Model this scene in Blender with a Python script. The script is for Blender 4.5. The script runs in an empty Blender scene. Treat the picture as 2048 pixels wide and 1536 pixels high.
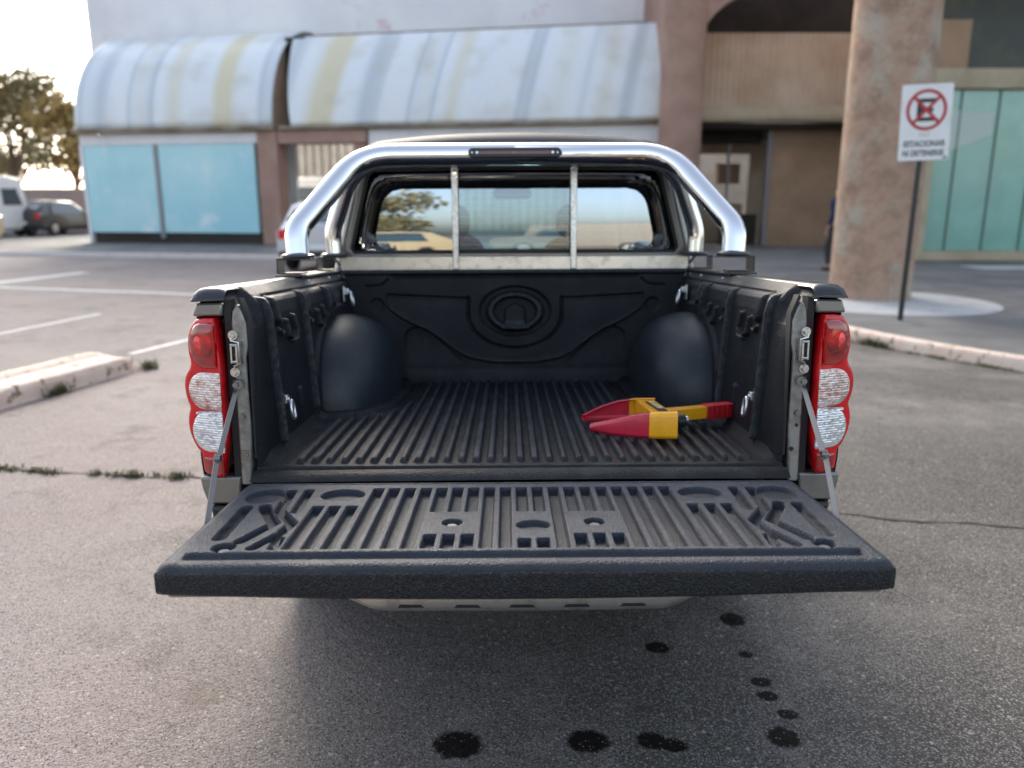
import bpy, bmesh, math, random
import numpy as np
from mathutils import Vector, Matrix, Euler

random.seed(7)
rng = np.random.default_rng(7)
S = bpy.context.scene
COL = S.collection
R = math.radians

# ------------------------------------------------------------------ camera, sky, sun, exposure
cam_d = bpy.data.cameras.new("camera")
cam_d.sensor_fit = 'HORIZONTAL'
cam_d.sensor_width = 36.0
cam_d.lens = 36.0 * 1560.0 / 2048.0
cam_d.clip_start = 0.05
cam_d.clip_end = 2000
cam = bpy.data.objects.new("camera", cam_d)
COL.objects.link(cam)
cam.location = (0, 0, 1.48)
cam.rotation_euler = (R(90 - 13.0), 0, 0)
S.camera = cam
cam_d.dof.use_dof = True
cam_d.dof.focus_distance = 2.0
cam_d.dof.aperture_fstop = 1.95

SUN_DIR = Vector((-0.20, 0.88, 0.44)).normalized()      # towards the sun
world = bpy.data.worlds.new("World")
S.world = world
world.use_nodes = True
wn = world.node_tree.nodes
sky = wn.new('ShaderNodeTexSky')
sky.sky_type = 'NISHITA'
sky.sun_disc = False
sky.sun_elevation = math.asin(SUN_DIR.z)
sky.sun_rotation = math.atan2(SUN_DIR.x, SUN_DIR.y)
sky.dust_density = 3.0
sky.air_density = 1.0
bg = wn['Background']
bg.inputs['Strength'].default_value = 0.15
hsv = wn.new('ShaderNodeHueSaturation')          # thin high cloud: paler than a clear sky
hsv.inputs['Saturation'].default_value = 0.62
world.node_tree.links.new(sky.outputs[0], hsv.inputs['Color'])
world.node_tree.links.new(hsv.outputs[0], bg.inputs['Color'])

sd = bpy.data.lights.new("sun", 'SUN')
sd.energy = 1.5
sd.angle = R(20)
sd.color = (1.0, 0.90, 0.76)
so = bpy.data.objects.new("sun", sd)
COL.objects.link(so)
so.location = (-20, -8, 20)
so.rotation_euler = SUN_DIR.to_track_quat('Z', 'Y').to_euler()

S.view_settings.view_transform = 'Standard'
S.view_settings.look = 'None'
S.view_settings.gamma = 1.0
S.view_settings.exposure = 1.48
S.view_settings.use_curve_mapping = False
S.cycles.max_bounces = 8
S.cycles.transparent_max_bounces = 12
S.cycles.caustics_reflective = False
S.cycles.caustics_refractive = False
S.cycles.use_denoising = True


# ------------------------------------------------------------------ material helpers
def nodes_of(m):
    nt = m.node_tree
    return nt.nodes, nt.links


def pbr(name, color, rough=0.5, metal=0.0, coat=0.0, spec=0.5, var=None, bump=None, spread=None, alpha=None):
    """var = (color2, scale, lo, hi): noise mix; bump = list of (kind, scale, strength, distance)"""
    m = bpy.data.materials.new(name)
    m.use_nodes = True
    n, l = nodes_of(m)
    b = n['Principled BSDF']
    b.inputs['Base Color'].default_value = (*color, 1)
    b.inputs['Roughness'].default_value = rough
    b.inputs['Metallic'].default_value = metal
    b.inputs['Coat Weight'].default_value = coat
    b.inputs['Coat Roughness'].default_value = 0.06
    b.inputs['Specular IOR Level'].default_value = spec
    tc = n.new('ShaderNodeTexCoord')
    if var:
        vs = var if isinstance(var, list) else [var]
        prev = None
        for (c2, sc, lo, hi) in vs:
            t = n.new('ShaderNodeTexNoise')
            t.inputs['Scale'].default_value = sc
            t.inputs['Detail'].default_value = 6
            t.inputs['Roughness'].default_value = 0.65
            l.new(tc.outputs['Object'], t.inputs['Vector'])
            r = n.new('ShaderNodeMapRange')
            r.inputs['From Min'].default_value = lo
            r.inputs['From Max'].default_value = hi
            l.new(t.outputs['Fac'], r.inputs['Value'])
            mx = n.new('ShaderNodeMix')
            mx.data_type = 'RGBA'
            l.new(r.outputs['Result'], mx.inputs['Factor'])
            if prev is None:
                mx.inputs[6].default_value = (*color, 1)
            else:
                l.new(prev, mx.inputs[6])
            mx.inputs[7].default_value = (*c2, 1)
            prev = mx.outputs[2]
        l.new(prev, b.inputs['Base Color'])
    if spread:
        t = n.new('ShaderNodeTexNoise')
        t.inputs['Scale'].default_value = spread[0]
        t.inputs['Detail'].default_value = 5
        l.new(tc.outputs['Object'], t.inputs['Vector'])
        r = n.new('ShaderNodeMapRange')
        r.inputs['From Min'].default_value = 0.3
        r.inputs['From Max'].default_value = 0.7
        r.inputs['To Min'].default_value = spread[1]
        r.inputs['To Max'].default_value = spread[2]
        l.new(t.outputs['Fac'], r.inputs['Value'])
        l.new(r.outputs['Result'], b.inputs['Roughness'])
    if bump:
        last = None
        for (kind, sc, st, dist) in bump:
            if kind == 'noise':
                t = n.new('ShaderNodeTexNoise')
                t.inputs['Detail'].default_value = 4
                out = t.outputs['Fac']
            elif kind == 'wavex':
                t = n.new('ShaderNodeTexWave')
                t.bands_direction = 'X'
                out = t.outputs['Fac']
            elif kind == 'wavez':
                t = n.new('ShaderNodeTexWave')
                t.bands_direction = 'Z'
                t.inputs['Distortion'].default_value = 1.2
                t.inputs['Detail Scale'].default_value = 2.0
                out = t.outputs['Fac']
            else:
                t = n.new('ShaderNodeTexVoronoi')
                if kind == 'cells':
                    t.feature = 'F1'
                else:
                    t.feature = 'DISTANCE_TO_EDGE'
                out = t.outputs['Distance']
            t.inputs['Scale'].default_value = sc
            l.new(tc.outputs['Object'], t.inputs['Vector'])
            bp = n.new('ShaderNodeBump')
            bp.inputs['Strength'].default_value = st
            bp.inputs['Distance'].default_value = dist
            l.new(out, bp.inputs['Height'])
            if last:
                l.new(last, bp.inputs['Normal'])
            last = bp.outputs['Normal']
        l.new(last, b.inputs['Normal'])
    return m


def see_through(name, tint, refl, rough=0.02, bumpscale=None, mirror=(1, 1, 1)):
    """pane: clear tint with a mirror share"""
    m = bpy.data.materials.new(name)
    m.use_nodes = True
    n, l = nodes_of(m)
    n.remove(n['Principled BSDF'])
    tr = n.new('ShaderNodeBsdfTransparent')
    tr.inputs['Color'].default_value = (*tint, 1)
    gl = n.new('ShaderNodeBsdfGlossy')
    gl.inputs['Roughness'].default_value = rough
    gl.inputs['Color'].default_value = (*mirror, 1)
    fr = n.new('ShaderNodeLayerWeight')
    fr.inputs['Blend'].default_value = 0.25
    mr = n.new('ShaderNodeMapRange')
    mr.inputs['To Min'].default_value = refl
    mr.inputs['To Max'].default_value = min(1.0, refl + 0.5)
    l.new(fr.outputs['Facing'], mr.inputs['Value'])
    mx = n.new('ShaderNodeMixShader')
    l.new(mr.outputs['Result'], mx.inputs['Fac'])
    l.new(tr.outputs[0], mx.inputs[1])
    l.new(gl.outputs[0], mx.inputs[2])
    l.new(mx.outputs[0], n['Material Output'].inputs['Surface'])
    if bumpscale:
        tc = n.new('ShaderNodeTexCoord')
        t = n.new('ShaderNodeTexNoise')
        t.inputs['Scale'].default_value = bumpscale[0]
        l.new(tc.outputs['Object'], t.inputs['Vector'])
        bp = n.new('ShaderNodeBump')
        bp.inputs['Strength'].default_value = bumpscale[1]
        bp.inputs['Distance'].default_value = 0.01
        l.new(t.outputs['Fac'], bp.inputs['Height'])
        l.new(bp.outputs[0], gl.inputs['Normal'])
    return m


# ------------------------------------------------------------------ mesh helpers
class MB:
    def __init__(s):
        s.v = []
        s.f = []
        s.mi = []
        s.cur = 0

    def add(s, vs, fs):
        o = len(s.v)
        s.v += [tuple(map(float, v)) for v in vs]
        for f in fs:
            s.f.append(tuple(i + o for i in f))
            s.mi.append(s.cur)
        return s

    def box(s, x0, x1, y0, y1, z0, z1, M=None):
        vs = [(x, y, z) for x in (x0, x1) for y in (y0, y1) for z in (z0, z1)]
        if M is not None:
            vs = [M @ Vector(v) for v in vs]
        return s.add(vs, [(0, 1, 3, 2), (4, 6, 7, 5), (0, 4, 5, 1), (2, 3, 7, 6), (0, 2, 6, 4), (1, 5, 7, 3)])

    def prism(s, pts, axis, a, b):
        """closed 2D outline extruded along axis from a to b (concave outlines allowed: n-gon caps)"""
        def mk(p, t):
            if axis == 'y':
                return (p[0], t, p[1])
            if axis == 'x':
                return (t, p[0], p[1])
            return (p[0], p[1], t)
        n = len(pts)
        vs = [mk(p, a) for p in pts] + [mk(p, b) for p in pts]
        fs = [tuple(range(n)), tuple(range(2 * n - 1, n - 1, -1))]
        fs += [(i, i + n, (i + 1) % n + n, (i + 1) % n) for i in range(n)]
        return s.add(vs, fs)

    def cyl(s, p0, p1, r, n=16, r2=None, cap=True):
        p0, p1 = Vector(p0), Vector(p1)
        r2 = r if r2 is None else r2
        d = (p1 - p0).normalized()
        a = d.orthogonal().normalized()
        b = d.cross(a)
        vs, fs = [], []
        for i in range(n):
            t = 2 * math.pi * i / n
            q = a * math.cos(t) + b * math.sin(t)
            vs += [p0 + q * r, p1 + q * r2]
        for i in range(n):
            j = (i + 1) % n
            fs.append((2 * i, 2 * j, 2 * j + 1, 2 * i + 1))
        if cap:
            fs.append(tuple(2 * i for i in range(n))[::-1])
            fs.append(tuple(2 * i + 1 for i in range(n)))
        return s.add(vs, fs)

    def tube(s, path, r, n=16, cap=True, closed=False):
        path = [Vector(p) for p in path]
        m = len(path)
        rr = r if isinstance(r, (list, tuple)) else [r] * m
        T = []
        for i in range(m):
            if closed:
                T.append((path[(i + 1) % m] - path[i - 1]).normalized())
            else:
                T.append((path[min(i + 1, m - 1)] - path[max(i - 1, 0)]).normalized())
        a = T[0].orthogonal().normalized()
        vs = []
        for i in range(m):
            a = (a - T[i] * a.dot(T[i])).normalized()
            b = T[i].cross(a)
            for k in range(n):
                t = 2 * math.pi * k / n
                vs.append(path[i] + (a * math.cos(t) + b * math.sin(t)) * rr[i])
        fs = []
        for i in range(m if closed else m - 1):
            i2 = (i + 1) % m
            for k in range(n):
                k2 = (k + 1) % n
                fs.append((i * n + k, i * n + k2, i2 * n + k2, i2 * n + k))
        if cap and not closed:
            fs.append(tuple(range(n))[::-1])
            fs.append(tuple((m - 1) * n + k for k in range(n)))
        return s.add(vs, fs)

    def ribbon(s, path, up, w, t):
        """flat bar of width w along path; up = width direction"""
        path = [Vector(p) for p in path]
        up = Vector(up).normalized()
        vs, fs = [], []
        m = len(path)
        for i in range(m):
            d = (path[min(i + 1, m - 1)] - path[max(i - 1, 0)]).normalized()
            sd_ = d.cross(up).normalized()
            for (a, b) in ((-1, -1), (1, -1), (1, 1), (-1, 1)):
                vs.append(path[i] + up * a * w / 2 + sd_ * b * t / 2)
        for i in range(m - 1):
            for k in range(4):
                k2 = (k + 1) % 4
                fs.append((i * 4 + k, i * 4 + k2, i * 4 + 4 + k2, i * 4 + 4 + k))
        fs.append((3, 2, 1, 0))
        fs.append(tuple((m - 1) * 4 + k for k in range(4)))
        return s.add(vs, fs)

    def sphere(s, c, r, nu=20, nv=12, e=2.0):
        rx, ry, rz = r if isinstance(r, (tuple, list)) else (r, r, r)
        sp = lambda x, p: math.copysign(abs(x) ** p, x)
        vs, fs = [], []
        p = 2.0 / e
        for j in range(nv + 1):
            ph = -math.pi / 2 + math.pi * j / nv
            for i in range(nu):
                th = 2 * math.pi * i / nu
                vs.append((c[0] + rx * sp(math.cos(ph), p) * sp(math.cos(th), p),
                           c[1] + ry * sp(math.cos(ph), p) * sp(math.sin(th), p),
                           c[2] + rz * sp(math.sin(ph), p)))
        for j in range(nv):
            for i in range(nu):
                i2 = (i + 1) % nu
                fs.append((j * nu + i, j * nu + i2, (j + 1) * nu + i2, (j + 1) * nu + i))
        return s.add(vs, fs)

    def grid(s, P, flip=False):
        ny, nx = P.shape[:2]
        o = len(s.v)
        s.v += [tuple(p) for p in P.reshape(-1, 3).tolist()]
        for j in range(ny - 1):
            for i in range(nx - 1):
                f = (o + j * nx + i, o + j * nx + i + 1, o + (j + 1) * nx + i + 1, o + (j + 1) * nx + i)
                s.f.append(f[::-1] if flip else f)
                s.mi.append(s.cur)
        return s

    def lathe(s, prof, c=(0, 0, 0), n=24):
        vs, fs = [], []
        m = len(prof)
        for i in range(n):
            t = 2 * math.pi * i / n
            for (r, z) in prof:
                vs.append((c[0] + r * math.cos(t), c[1] + r * math.sin(t), c[2] + z))
        for i in range(n):
            i2 = (i + 1) % n
            for k in range(m - 1):
                fs.append((i * m + k, i2 * m + k, i2 * m + k + 1, i * m + k + 1))
        return s.add(vs, fs)

    def build(s, name, mat, parent=None, angle=35, bevel=0, seg=2, loc=None, rot=None, recalc=True):
        me = bpy.data.meshes.new(name)
        me.from_pydata(s.v, [], s.f)
        mats = mat if isinstance(mat, (list, tuple)) else [mat]
        for q in mats:
            me.materials.append(q)
        if len(mats) > 1:
            me.polygons.foreach_set('material_index', s.mi)
        if recalc:
            bm = bmesh.new()
            bm.from_mesh(me)
            bmesh.ops.recalc_face_normals(bm, faces=bm.faces)
            bm.to_mesh(me)
            bm.free()
        me.polygons.foreach_set('use_smooth', [True] * len(me.polygons))
        if angle < 180:
            me.set_sharp_from_angle(angle=R(angle))
        me.update()
        o = bpy.data.objects.new(name, me)
        COL.objects.link(o)
        if parent is not None:
            o.parent = parent
        if loc:
            o.location = loc
        if rot:
            o.rotation_euler = rot
        if bevel:
            bv = o.modifiers.new('bevel', 'BEVEL')
            bv.width = bevel
            bv.segments = seg
            bv.limit_method = 'ANGLE'
            bv.angle_limit = R(35)
            bv.harden_normals = False
        return o


def tag(o, label, cat, group=None, kind=None):
    if label:
        o['label'] = label
    if cat:
        o['category'] = cat
    if group:
        o['group'] = group
    if kind:
        o['kind'] = kind
    return o


def empty(name, loc=(0, 0, 0), rot=(0, 0, 0)):
    o = bpy.data.objects.new(name, None)
    o.empty_display_size = 0.2
    COL.objects.link(o)
    o.location = loc
    o.rotation_euler = rot
    return o


def fillet(pts, rad, n=6):
    """round the inner corners of a polyline"""
    pts = [Vector(p) for p in pts]
    out = [pts[0]]
    rad = rad if isinstance(rad, (list, tuple)) else [rad] * len(pts)
    for i in range(1, len(pts) - 1):
        a, b, c = pts[i - 1], pts[i], pts[i + 1]
        r = min(rad[i], (a - b).length * 0.48, (c - b).length * 0.48)
        p, q = b + (a - b).normalized() * r, b + (c - b).normalized() * r
        for k in range(n + 1):
            t = k / n
            out.append(p * (1 - t) ** 2 + b * 2 * t * (1 - t) + q * t * t)
    out.append(pts[-1])
    return out


def rrect(cx, cz, w, h, r, n=6):
    pts = []
    for (sx, sz, a0) in ((1, 1, 0), (-1, 1, 90), (-1, -1, 180), (1, -1, 270)):
        for k in range(n + 1):
            a = R(a0 + 90 * k / n)
            pts.append((cx + sx * (w / 2 - r) + r * math.cos(a), cz + sz * (h / 2 - r) + r * math.sin(a)))
    return pts


def ring_between(mb, outer, inner, axis_fn, t0, t1):
    """frame between two outlines with the same number of points, between depth t0 and t1"""
    n = len(outer)
    vs = [axis_fn(p, t0) for p in outer] + [axis_fn(p, t0) for p in inner] + \
         [axis_fn(p, t1) for p in outer] + [axis_fn(p, t1) for p in inner]
    fs = []
    for i in range(n):
        j = (i + 1) % n
        fs += [(i, j, n + j, n + i), (2 * n + i, 3 * n + i, 3 * n + j, 2 * n + j),
               (i, 2 * n + i, 2 * n + j, j), (n + i, n + j, 3 * n + j, 3 * n + i)]
    mb.add(vs, fs)


# numpy distance helpers
def sm(d, w):
    """1 inside (d<0), 0 outside, soft edge of width w"""
    t = np.clip(0.5 - d / w, 0, 1)
    return t * t * (3 - 2 * t)


def d_box(x, y, cx, cy, hx, hy, r=0.0):
    qx = np.abs(x - cx) - hx + r
    qy = np.abs(y - cy) - hy + r
    return np.hypot(np.maximum(qx, 0), np.maximum(qy, 0)) + np.minimum(np.maximum(qx, qy), 0) - r


def d_seg(x, y, pts, w):
    d = np.full(x.shape, 1e9)
    for (a, b) in zip(pts[:-1], pts[1:]):
        bx, by = b[0] - a[0], b[1] - a[1]
        t = np.clip(((x - a[0]) * bx + (y - a[1]) * by) / (bx * bx + by * by), 0, 1)
        d = np.minimum(d, np.hypot(x - a[0] - t * bx, y - a[1] - t * by))
    return d - w / 2


def d_ell(x, y, cx, cy, rx, ry):
    k = np.sqrt(((x - cx) / rx) ** 2 + ((y - cy) / ry) ** 2)
    return (k - 1) * min(rx, ry)


def d_poly(x, y, pts):
    """signed distance to a polygon"""
    d = np.full(x.shape, 1e9)
    inside = np.zeros(x.shape, bool)
    n = len(pts)
    for i in range(n):
        a, b = pts[i], pts[(i + 1) % n]
        bx, by = b[0] - a[0], b[1] - a[1]
        t = np.clip(((x - a[0]) * bx + (y - a[1]) * by) / (bx * bx + by * by + 1e-12), 0, 1)
        d = np.minimum(d, np.hypot(x - a[0] - t * bx, y - a[1] - t * by))
        c = ((a[1] > y) != (b[1] > y)) & (x < (b[0] - a[0]) * (y - a[1]) / (b[1] - a[1] + 1e-12) + a[0])
        inside ^= c
    return np.where(inside, -d, d)


# ------------------------------------------------------------------ materials
M = {}
GRAIN = [('cells', 300, 0.7, 0.003), ('noise', 110, 0.35, 0.004)]
M['liner'] = pbr('bed liner plastic', (0.0075, 0.009, 0.0125), 0.42, spec=0.28, bump=GRAIN,
                 var=[((0.019, 0.021, 0.026), 9, 0.45, 0.8)], spread=(6, 0.33, 0.5))
M['rail'] = pbr('rail cap plastic', (0.012, 0.014, 0.018), 0.2, spec=0.8, bump=[('cells', 330, 0.3, 0.0018)])
M['hump'] = pbr('smooth liner plastic', (0.013, 0.018, 0.025), 0.52, spec=0.4,
                bump=[('cells', 420, 0.25, 0.0015), ('noise', 60, 0.08, 0.004)],
                var=[((0.026, 0.032, 0.04), 22, 0.52, 0.78)], spread=(8, 0.34, 0.5))
M['floor_liner'] = pbr('worn bed floor plastic', (0.006, 0.0075, 0.011), 0.42, spec=0.3,
                       bump=GRAIN, var=[((0.022, 0.024, 0.028), 7, 0.5, 0.72), ((0.055, 0.05, 0.05), 130, 0.64, 0.75)],
                       spread=(9, 0.28, 0.55))
M['gate'] = pbr('tailgate liner plastic', (0.014, 0.019, 0.030), 0.44, spec=0.4,
                bump=GRAIN, var=[((0.024, 0.030, 0.042), 11, 0.45, 0.75), ((0.07, 0.07, 0.072), 260, 0.66, 0.8)],
                spread=(7, 0.42, 0.6))
M['gate_edge'] = pbr('tailgate edge plastic', (0.009, 0.010, 0.012), 0.42, spec=0.5,
                     bump=[('edges', 185, 1.0, 0.006), ('noise', 500, 0.25, 0.001)])
M['bolt_grey'] = pbr('grey bolt cap', (0.11, 0.115, 0.125), 0.45)
M['paint'] = pbr('grey truck paint', (0.21, 0.205, 0.19), 0.3, metal=0.55, coat=0.8,
                 var=[((0.16, 0.155, 0.14), 14, 0.5, 0.75)], bump=[('noise', 800, 0.03, 0.0005)])
M['paint_dark'] = pbr('grey roof paint', (0.05, 0.054, 0.062), 0.65, metal=0.0, coat=0.0, spec=0.1)
M['jamb'] = pbr('dusty jamb paint', (0.30, 0.295, 0.27), 0.42, metal=0.3, coat=0.2,
                var=[((0.13, 0.12, 0.105), 25, 0.45, 0.7)])
M['chrome'] = pbr('polished steel tube', (0.90, 0.91, 0.93), 0.05, metal=1.0, spread=(40, 0.03, 0.09),
                  bump=[('noise', 130, 0.03, 0.001), ('noise', 14, 0.03, 0.004)])
M['strap'] = pbr('dull strap steel', (0.22, 0.215, 0.205), 0.42, metal=0.9, spread=(60, 0.35, 0.5))
M['steel'] = pbr('brushed steel', (0.55, 0.54, 0.52), 0.28, metal=1.0, spread=(60, 0.2, 0.42),
                 var=[((0.36, 0.33, 0.29), 30, 0.55, 0.8)])
M['zinc'] = pbr('zinc plated steel', (0.7, 0.72, 0.74), 0.34, metal=0.9, bump=[('noise', 200, 0.1, 0.001)])
M['black'] = pbr('black plastic', (0.012, 0.012, 0.013), 0.4)
M['rubber'] = pbr('black rubber', (0.014, 0.014, 0.015), 0.7, bump=[('noise', 300, 0.2, 0.001)])
M['blackmetal'] = pbr('black bracket paint', (0.015, 0.015, 0.017), 0.3, coat=0.3)
M['bumper_metal'] = pbr('bumper paint', (0.56, 0.53, 0.48), 0.26, metal=0.85, coat=0.5,
                        var=[((0.28, 0.26, 0.22), 18, 0.5, 0.75)])
M['dark_in'] = pbr('cab interior trim', (0.018, 0.017, 0.017), 0.8)
M['seat'] = pbr('dark seat fabric', (0.03, 0.03, 0.033), 0.9)
M['belt'] = pbr('orange brown belt', (0.42, 0.11, 0.015), 0.7)
M['film'] = see_through('tinted rear pane', (0.13, 0.18, 0.21), 0.42, 0.012, (5, 0.02), (0.80, 0.90, 1.0))
M['clearpane'] = see_through('clear sliding pane', (0.55, 0.72, 0.78), 0.2, 0.015, (5, 0.02), (0.8, 0.92, 1.0))
M['pane'] = see_through('plain car glass', (0.25, 0.27, 0.28), 0.03)
M['windshield'] = see_through('windshield glass', (0.55, 0.85, 0.93), 0.05)
M['heater'] = pbr('heater wire', (0.55, 0.5, 0.45), 0.5)
M['red_body'] = pbr('red lamp body', (0.70, 0.004, 0.010), 0.2, coat=0.35,
                    bump=[('wavez', 70, 0.10, 0.003), ('noise', 40, 0.15, 0.004)],
                    var=[((0.42, 0.002, 0.010), 22, 0.5, 0.78)])
M['red_lens'] = see_through('red lamp lens', (0.72, 0.012, 0.03), 0.04, 0.04)
M['bowl'] = pbr('lamp reflector', (0.75, 0.10, 0.10), 0.25, metal=0.9, bump=[('noise', 60, 0.4, 0.006)])
M['clear_warm'] = pbr('clear indicator lens', (0.80, 0.70, 0.66), 0.14, metal=0.55, coat=1.0,
                      bump=[('wavez', 48, 0.22, 0.004), ('cells', 75, 0.5, 0.006)],
                      var=[((0.45, 0.20, 0.15), 26, 0.46, 0.66)])
M['clear_cold'] = pbr('clear reversing lens', (0.82, 0.85, 0.88), 0.14, metal=0.55, coat=1.0,
                      bump=[('wavez', 48, 0.22, 0.004), ('cells', 75, 0.5, 0.006)],
                      var=[((0.42, 0.40, 0.42), 28, 0.50, 0.68)])
M['clamp_red'] = pbr('red clamp enamel', (0.58, 0.022, 0.055), 0.34, coat=0.4,
                     var=[((0.44, 0.014, 0.036), 18, 0.4, 0.7), ((0.10, 0.07, 0.06), 34, 0.69, 0.71)], bump=[('noise', 90, 0.06, 0.002)])
M['clamp_yellow'] = pbr('yellow clamp enamel', (0.95, 0.43, 0.012), 0.36, coat=0.4,
                        var=[((0.78, 0.36, 0.014), 22, 0.45, 0.7), ((0.13, 0.09, 0.05), 38, 0.70, 0.72)], bump=[('noise', 90, 0.06, 0.002)])
M['grip_red'] = pbr('red rubber grip', (0.50, 0.012, 0.018), 0.45)
M['label_black'] = pbr('black sticker', (0.012, 0.008, 0.006), 0.4)
M['label_ink'] = pbr('sticker lettering', (0.75, 0.6, 0.32), 0.5)
M['concrete_pink'] = pbr('painted kerb concrete', (0.80, 0.60, 0.49), 0.85,
                         var=[((0.85, 0.70, 0.58), 6, 0.4, 0.6), ((0.30, 0.21, 0.14), 9, 0.57, 0.62)],
                         bump=[('noise', 60, 0.5, 0.01), ('noise', 400, 0.3, 0.003)])
M['kerb_white'] = pbr('weathered far kerb', (0.62, 0.56, 0.53), 0.85, var=[((0.48, 0.40, 0.36), 3, 0.5, 0.7)],
                      bump=[('noise', 60, 0.5, 0.01)])
M['line'] = pbr('worn road paint', (0.62, 0.60, 0.60), 0.7, var=[((0.30, 0.285, 0.285), 14, 0.52, 0.66)])


def ground_material():
    m = bpy.data.materials.new('asphalt')
    m.use_nodes = True
    n, l = nodes_of(m)
    b = n['Principled BSDF']
    tc = n.new('ShaderNodeTexCoord')
    co = tc.outputs['Object']

    def noise(sc, det=5, rough=0.6):
        t = n.new('ShaderNodeTexNoise')
        t.inputs['Scale'].default_value = sc
        t.inputs['Detail'].default_value = det
        t.inputs['Roughness'].default_value = rough
        l.new(co, t.inputs['Vector'])
        return t.outputs['Fac']

    def rng_(v, a, b_, c=0.0, d=1.0):
        r = n.new('ShaderNodeMapRange')
        r.inputs['From Min'].default_value = a
        r.inputs['From Max'].default_value = b_
        r.inputs['To Min'].default_value = c
        r.inputs['To Max'].default_value = d
        l.new(v, r.inputs['Value'])
        return r.outputs['Result']

    def mix(f, a, c):
        x = n.new('ShaderNodeMix')
        x.data_type = 'RGBA'
        if isinstance(f, float):
            x.inputs['Factor'].default_value = f
        else:
            l.new(f, x.inputs['Factor'])
        for k, q in ((6, a), (7, c)):
            if isinstance(q, tuple):
                x.inputs[k].default_value = (*q, 1)
            else:
                l.new(q, x.inputs[k])
        return x.outputs[2]

    def mth(op, a, c=None):
        x = n.new('ShaderNodeMath')
        x.operation = op
        for k, q in ((0, a), (1, c)):
            if q is None:
                continue
            if isinstance(q, (int, float)):
                x.inputs[k].default_value = q
            else:
                l.new(q, x.inputs[k])
        return x.outputs[0]

    sep = n.new('ShaderNodeSeparateXYZ')
    l.new(co, sep.inputs[0])
    X, Y = sep.outputs[0], sep.outputs[1]
    # base: grey asphalt, sunlit brightness painted into the left side, pale slab, pinkish asphalt
    base = mix(rng_(noise(0.9, 6), 0.35, 0.7), (0.075, 0.069, 0.061), (0.142, 0.132, 0.118))
    wob = mth('MULTIPLY', mth('SUBTRACT', noise(0.8, 4), 0.5), 1.6)
    leftness = rng_(mth('ADD', X, wob), 0.3, -1.5)
    base = mix(mth('MULTIPLY', leftness, 0.85), base, (0.285, 0.237, 0.22))
    pink = mth('MULTIPLY', rng_(noise(0.55, 4), 0.45, 0.7), leftness)
    base = mix(mth('MULTIPLY', pink, 0.55), base, (0.32, 0.215, 0.208))
    pale = rng_(noise(0.42, 5, 0.7), 0.52, 0.64)
    base = mix(mth('MULTIPLY', pale, 0.55), base, (0.37, 0.328, 0.30))
    dark = rng_(noise(1.1, 7, 0.75), 0.54, 0.70)
    base = mix(mth('MULTIPLY', dark, 0.75), base, (0.05, 0.043, 0.038))
    # aggregate
    vo = n.new('ShaderNodeTexVoronoi')
    vo.inputs['Scale'].default_value = 105
    l.new(co, vo.inputs['Vector'])
    sepc = n.new('ShaderNodeSeparateColor')
    l.new(vo.outputs['Color'], sepc.inputs[0])
    rnd = sepc.outputs[0]
    stone = mth('MULTIPLY', rng_(rnd, 0.70, 0.9), rng_(vo.outputs['Distance'], 0.42, 0.25))
    vo2 = n.new('ShaderNodeTexVoronoi')
    vo2.inputs['Scale'].default_value = 210
    l.new(co, vo2.inputs['Vector'])
    sepd = n.new('ShaderNodeSeparateColor')
    l.new(vo2.outputs['Color'], sepd.inputs[0])
    base = mix(mth('MULTIPLY', rng_(sepd.outputs[1], 0.42, 0.0), 0.85), base, (0.02, 0.019, 0.018))
    base = mix(mth('MULTIPLY', rng_(sepd.outputs[2], 0.68, 0.92), 0.6), base, (0.32, 0.295, 0.28))
    base = mix(mth('MULTIPLY', stone, 0.7), base, (0.44, 0.40, 0.37))
    brown = mth('MULTIPLY', rng_(noise(1.7, 7, 0.72), 0.56, 0.66), leftness)
    base = mix(mth('MULTIPLY', brown, 0.6), base, (0.10, 0.075, 0.058))
    # tyre-dark lanes and a few coarser stones
    lane = mth('MULTIPLY', rng_(noise(0.28, 3, 0.5), 0.5, 0.62), rng_(noise(7, 6, 0.75), 0.3, 0.7))
    base = mix(mth('MULTIPLY', lane, 0.38), base, (0.045, 0.042, 0.04))
    vo3 = n.new('ShaderNodeTexVoronoi')
    vo3.inputs['Scale'].default_value = 38
    l.new(co, vo3.inputs['Vector'])
    sepe = n.new('ShaderNodeSeparateColor')
    l.new(vo3.outputs['Color'], sepe.inputs[0])
    big = mth('MULTIPLY', rng_(sepe.outputs[0], 0.88, 0.94), rng_(mth('ADD', vo3.outputs['Distance'], mth('MULTIPLY', noise(90, 3), 0.15)), 0.36, 0.28))
    base = mix(mth('MULTIPLY', big, 0.7), base, (0.42, 0.38, 0.35))
    # wet drips
    spots = [(-0.153, 1.906, .072, .060), (0.214, 1.922, .062, .050), (0.395, 1.925, .045, .036), (0.452, 1.905, .040, .030),
             (0.774, 1.937, .048, .046), (0.819, 2.04, .032, .025), (0.789, 2.129, .034, .026), (0.792, 2.202, .036, .026),
             (0.789, 2.357, .026, .020), (0.498, 2.40, .042, .036), (0.805, 2.585, .045, .05)]
    wn_ = mth('MULTIPLY', mth('SUBTRACT', noise(38, 5, 0.7), 0.5), 0.9)
    wet = None
    for (sx, sy, rx, ry) in spots:
        dx = mth('DIVIDE', mth('SUBTRACT', X, sx), rx)
        dy = mth('DIVIDE', mth('SUBTRACT', Y, sy), ry)
        d = mth('SQRT', mth('ADD', mth('MULTIPLY', dx, dx), mth('MULTIPLY', dy, dy)))
        k = rng_(mth('ADD', d, wn_), 1.10, 0.84)
        wet = k if wet is None else mth('MAXIMUM', wet, k)
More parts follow.
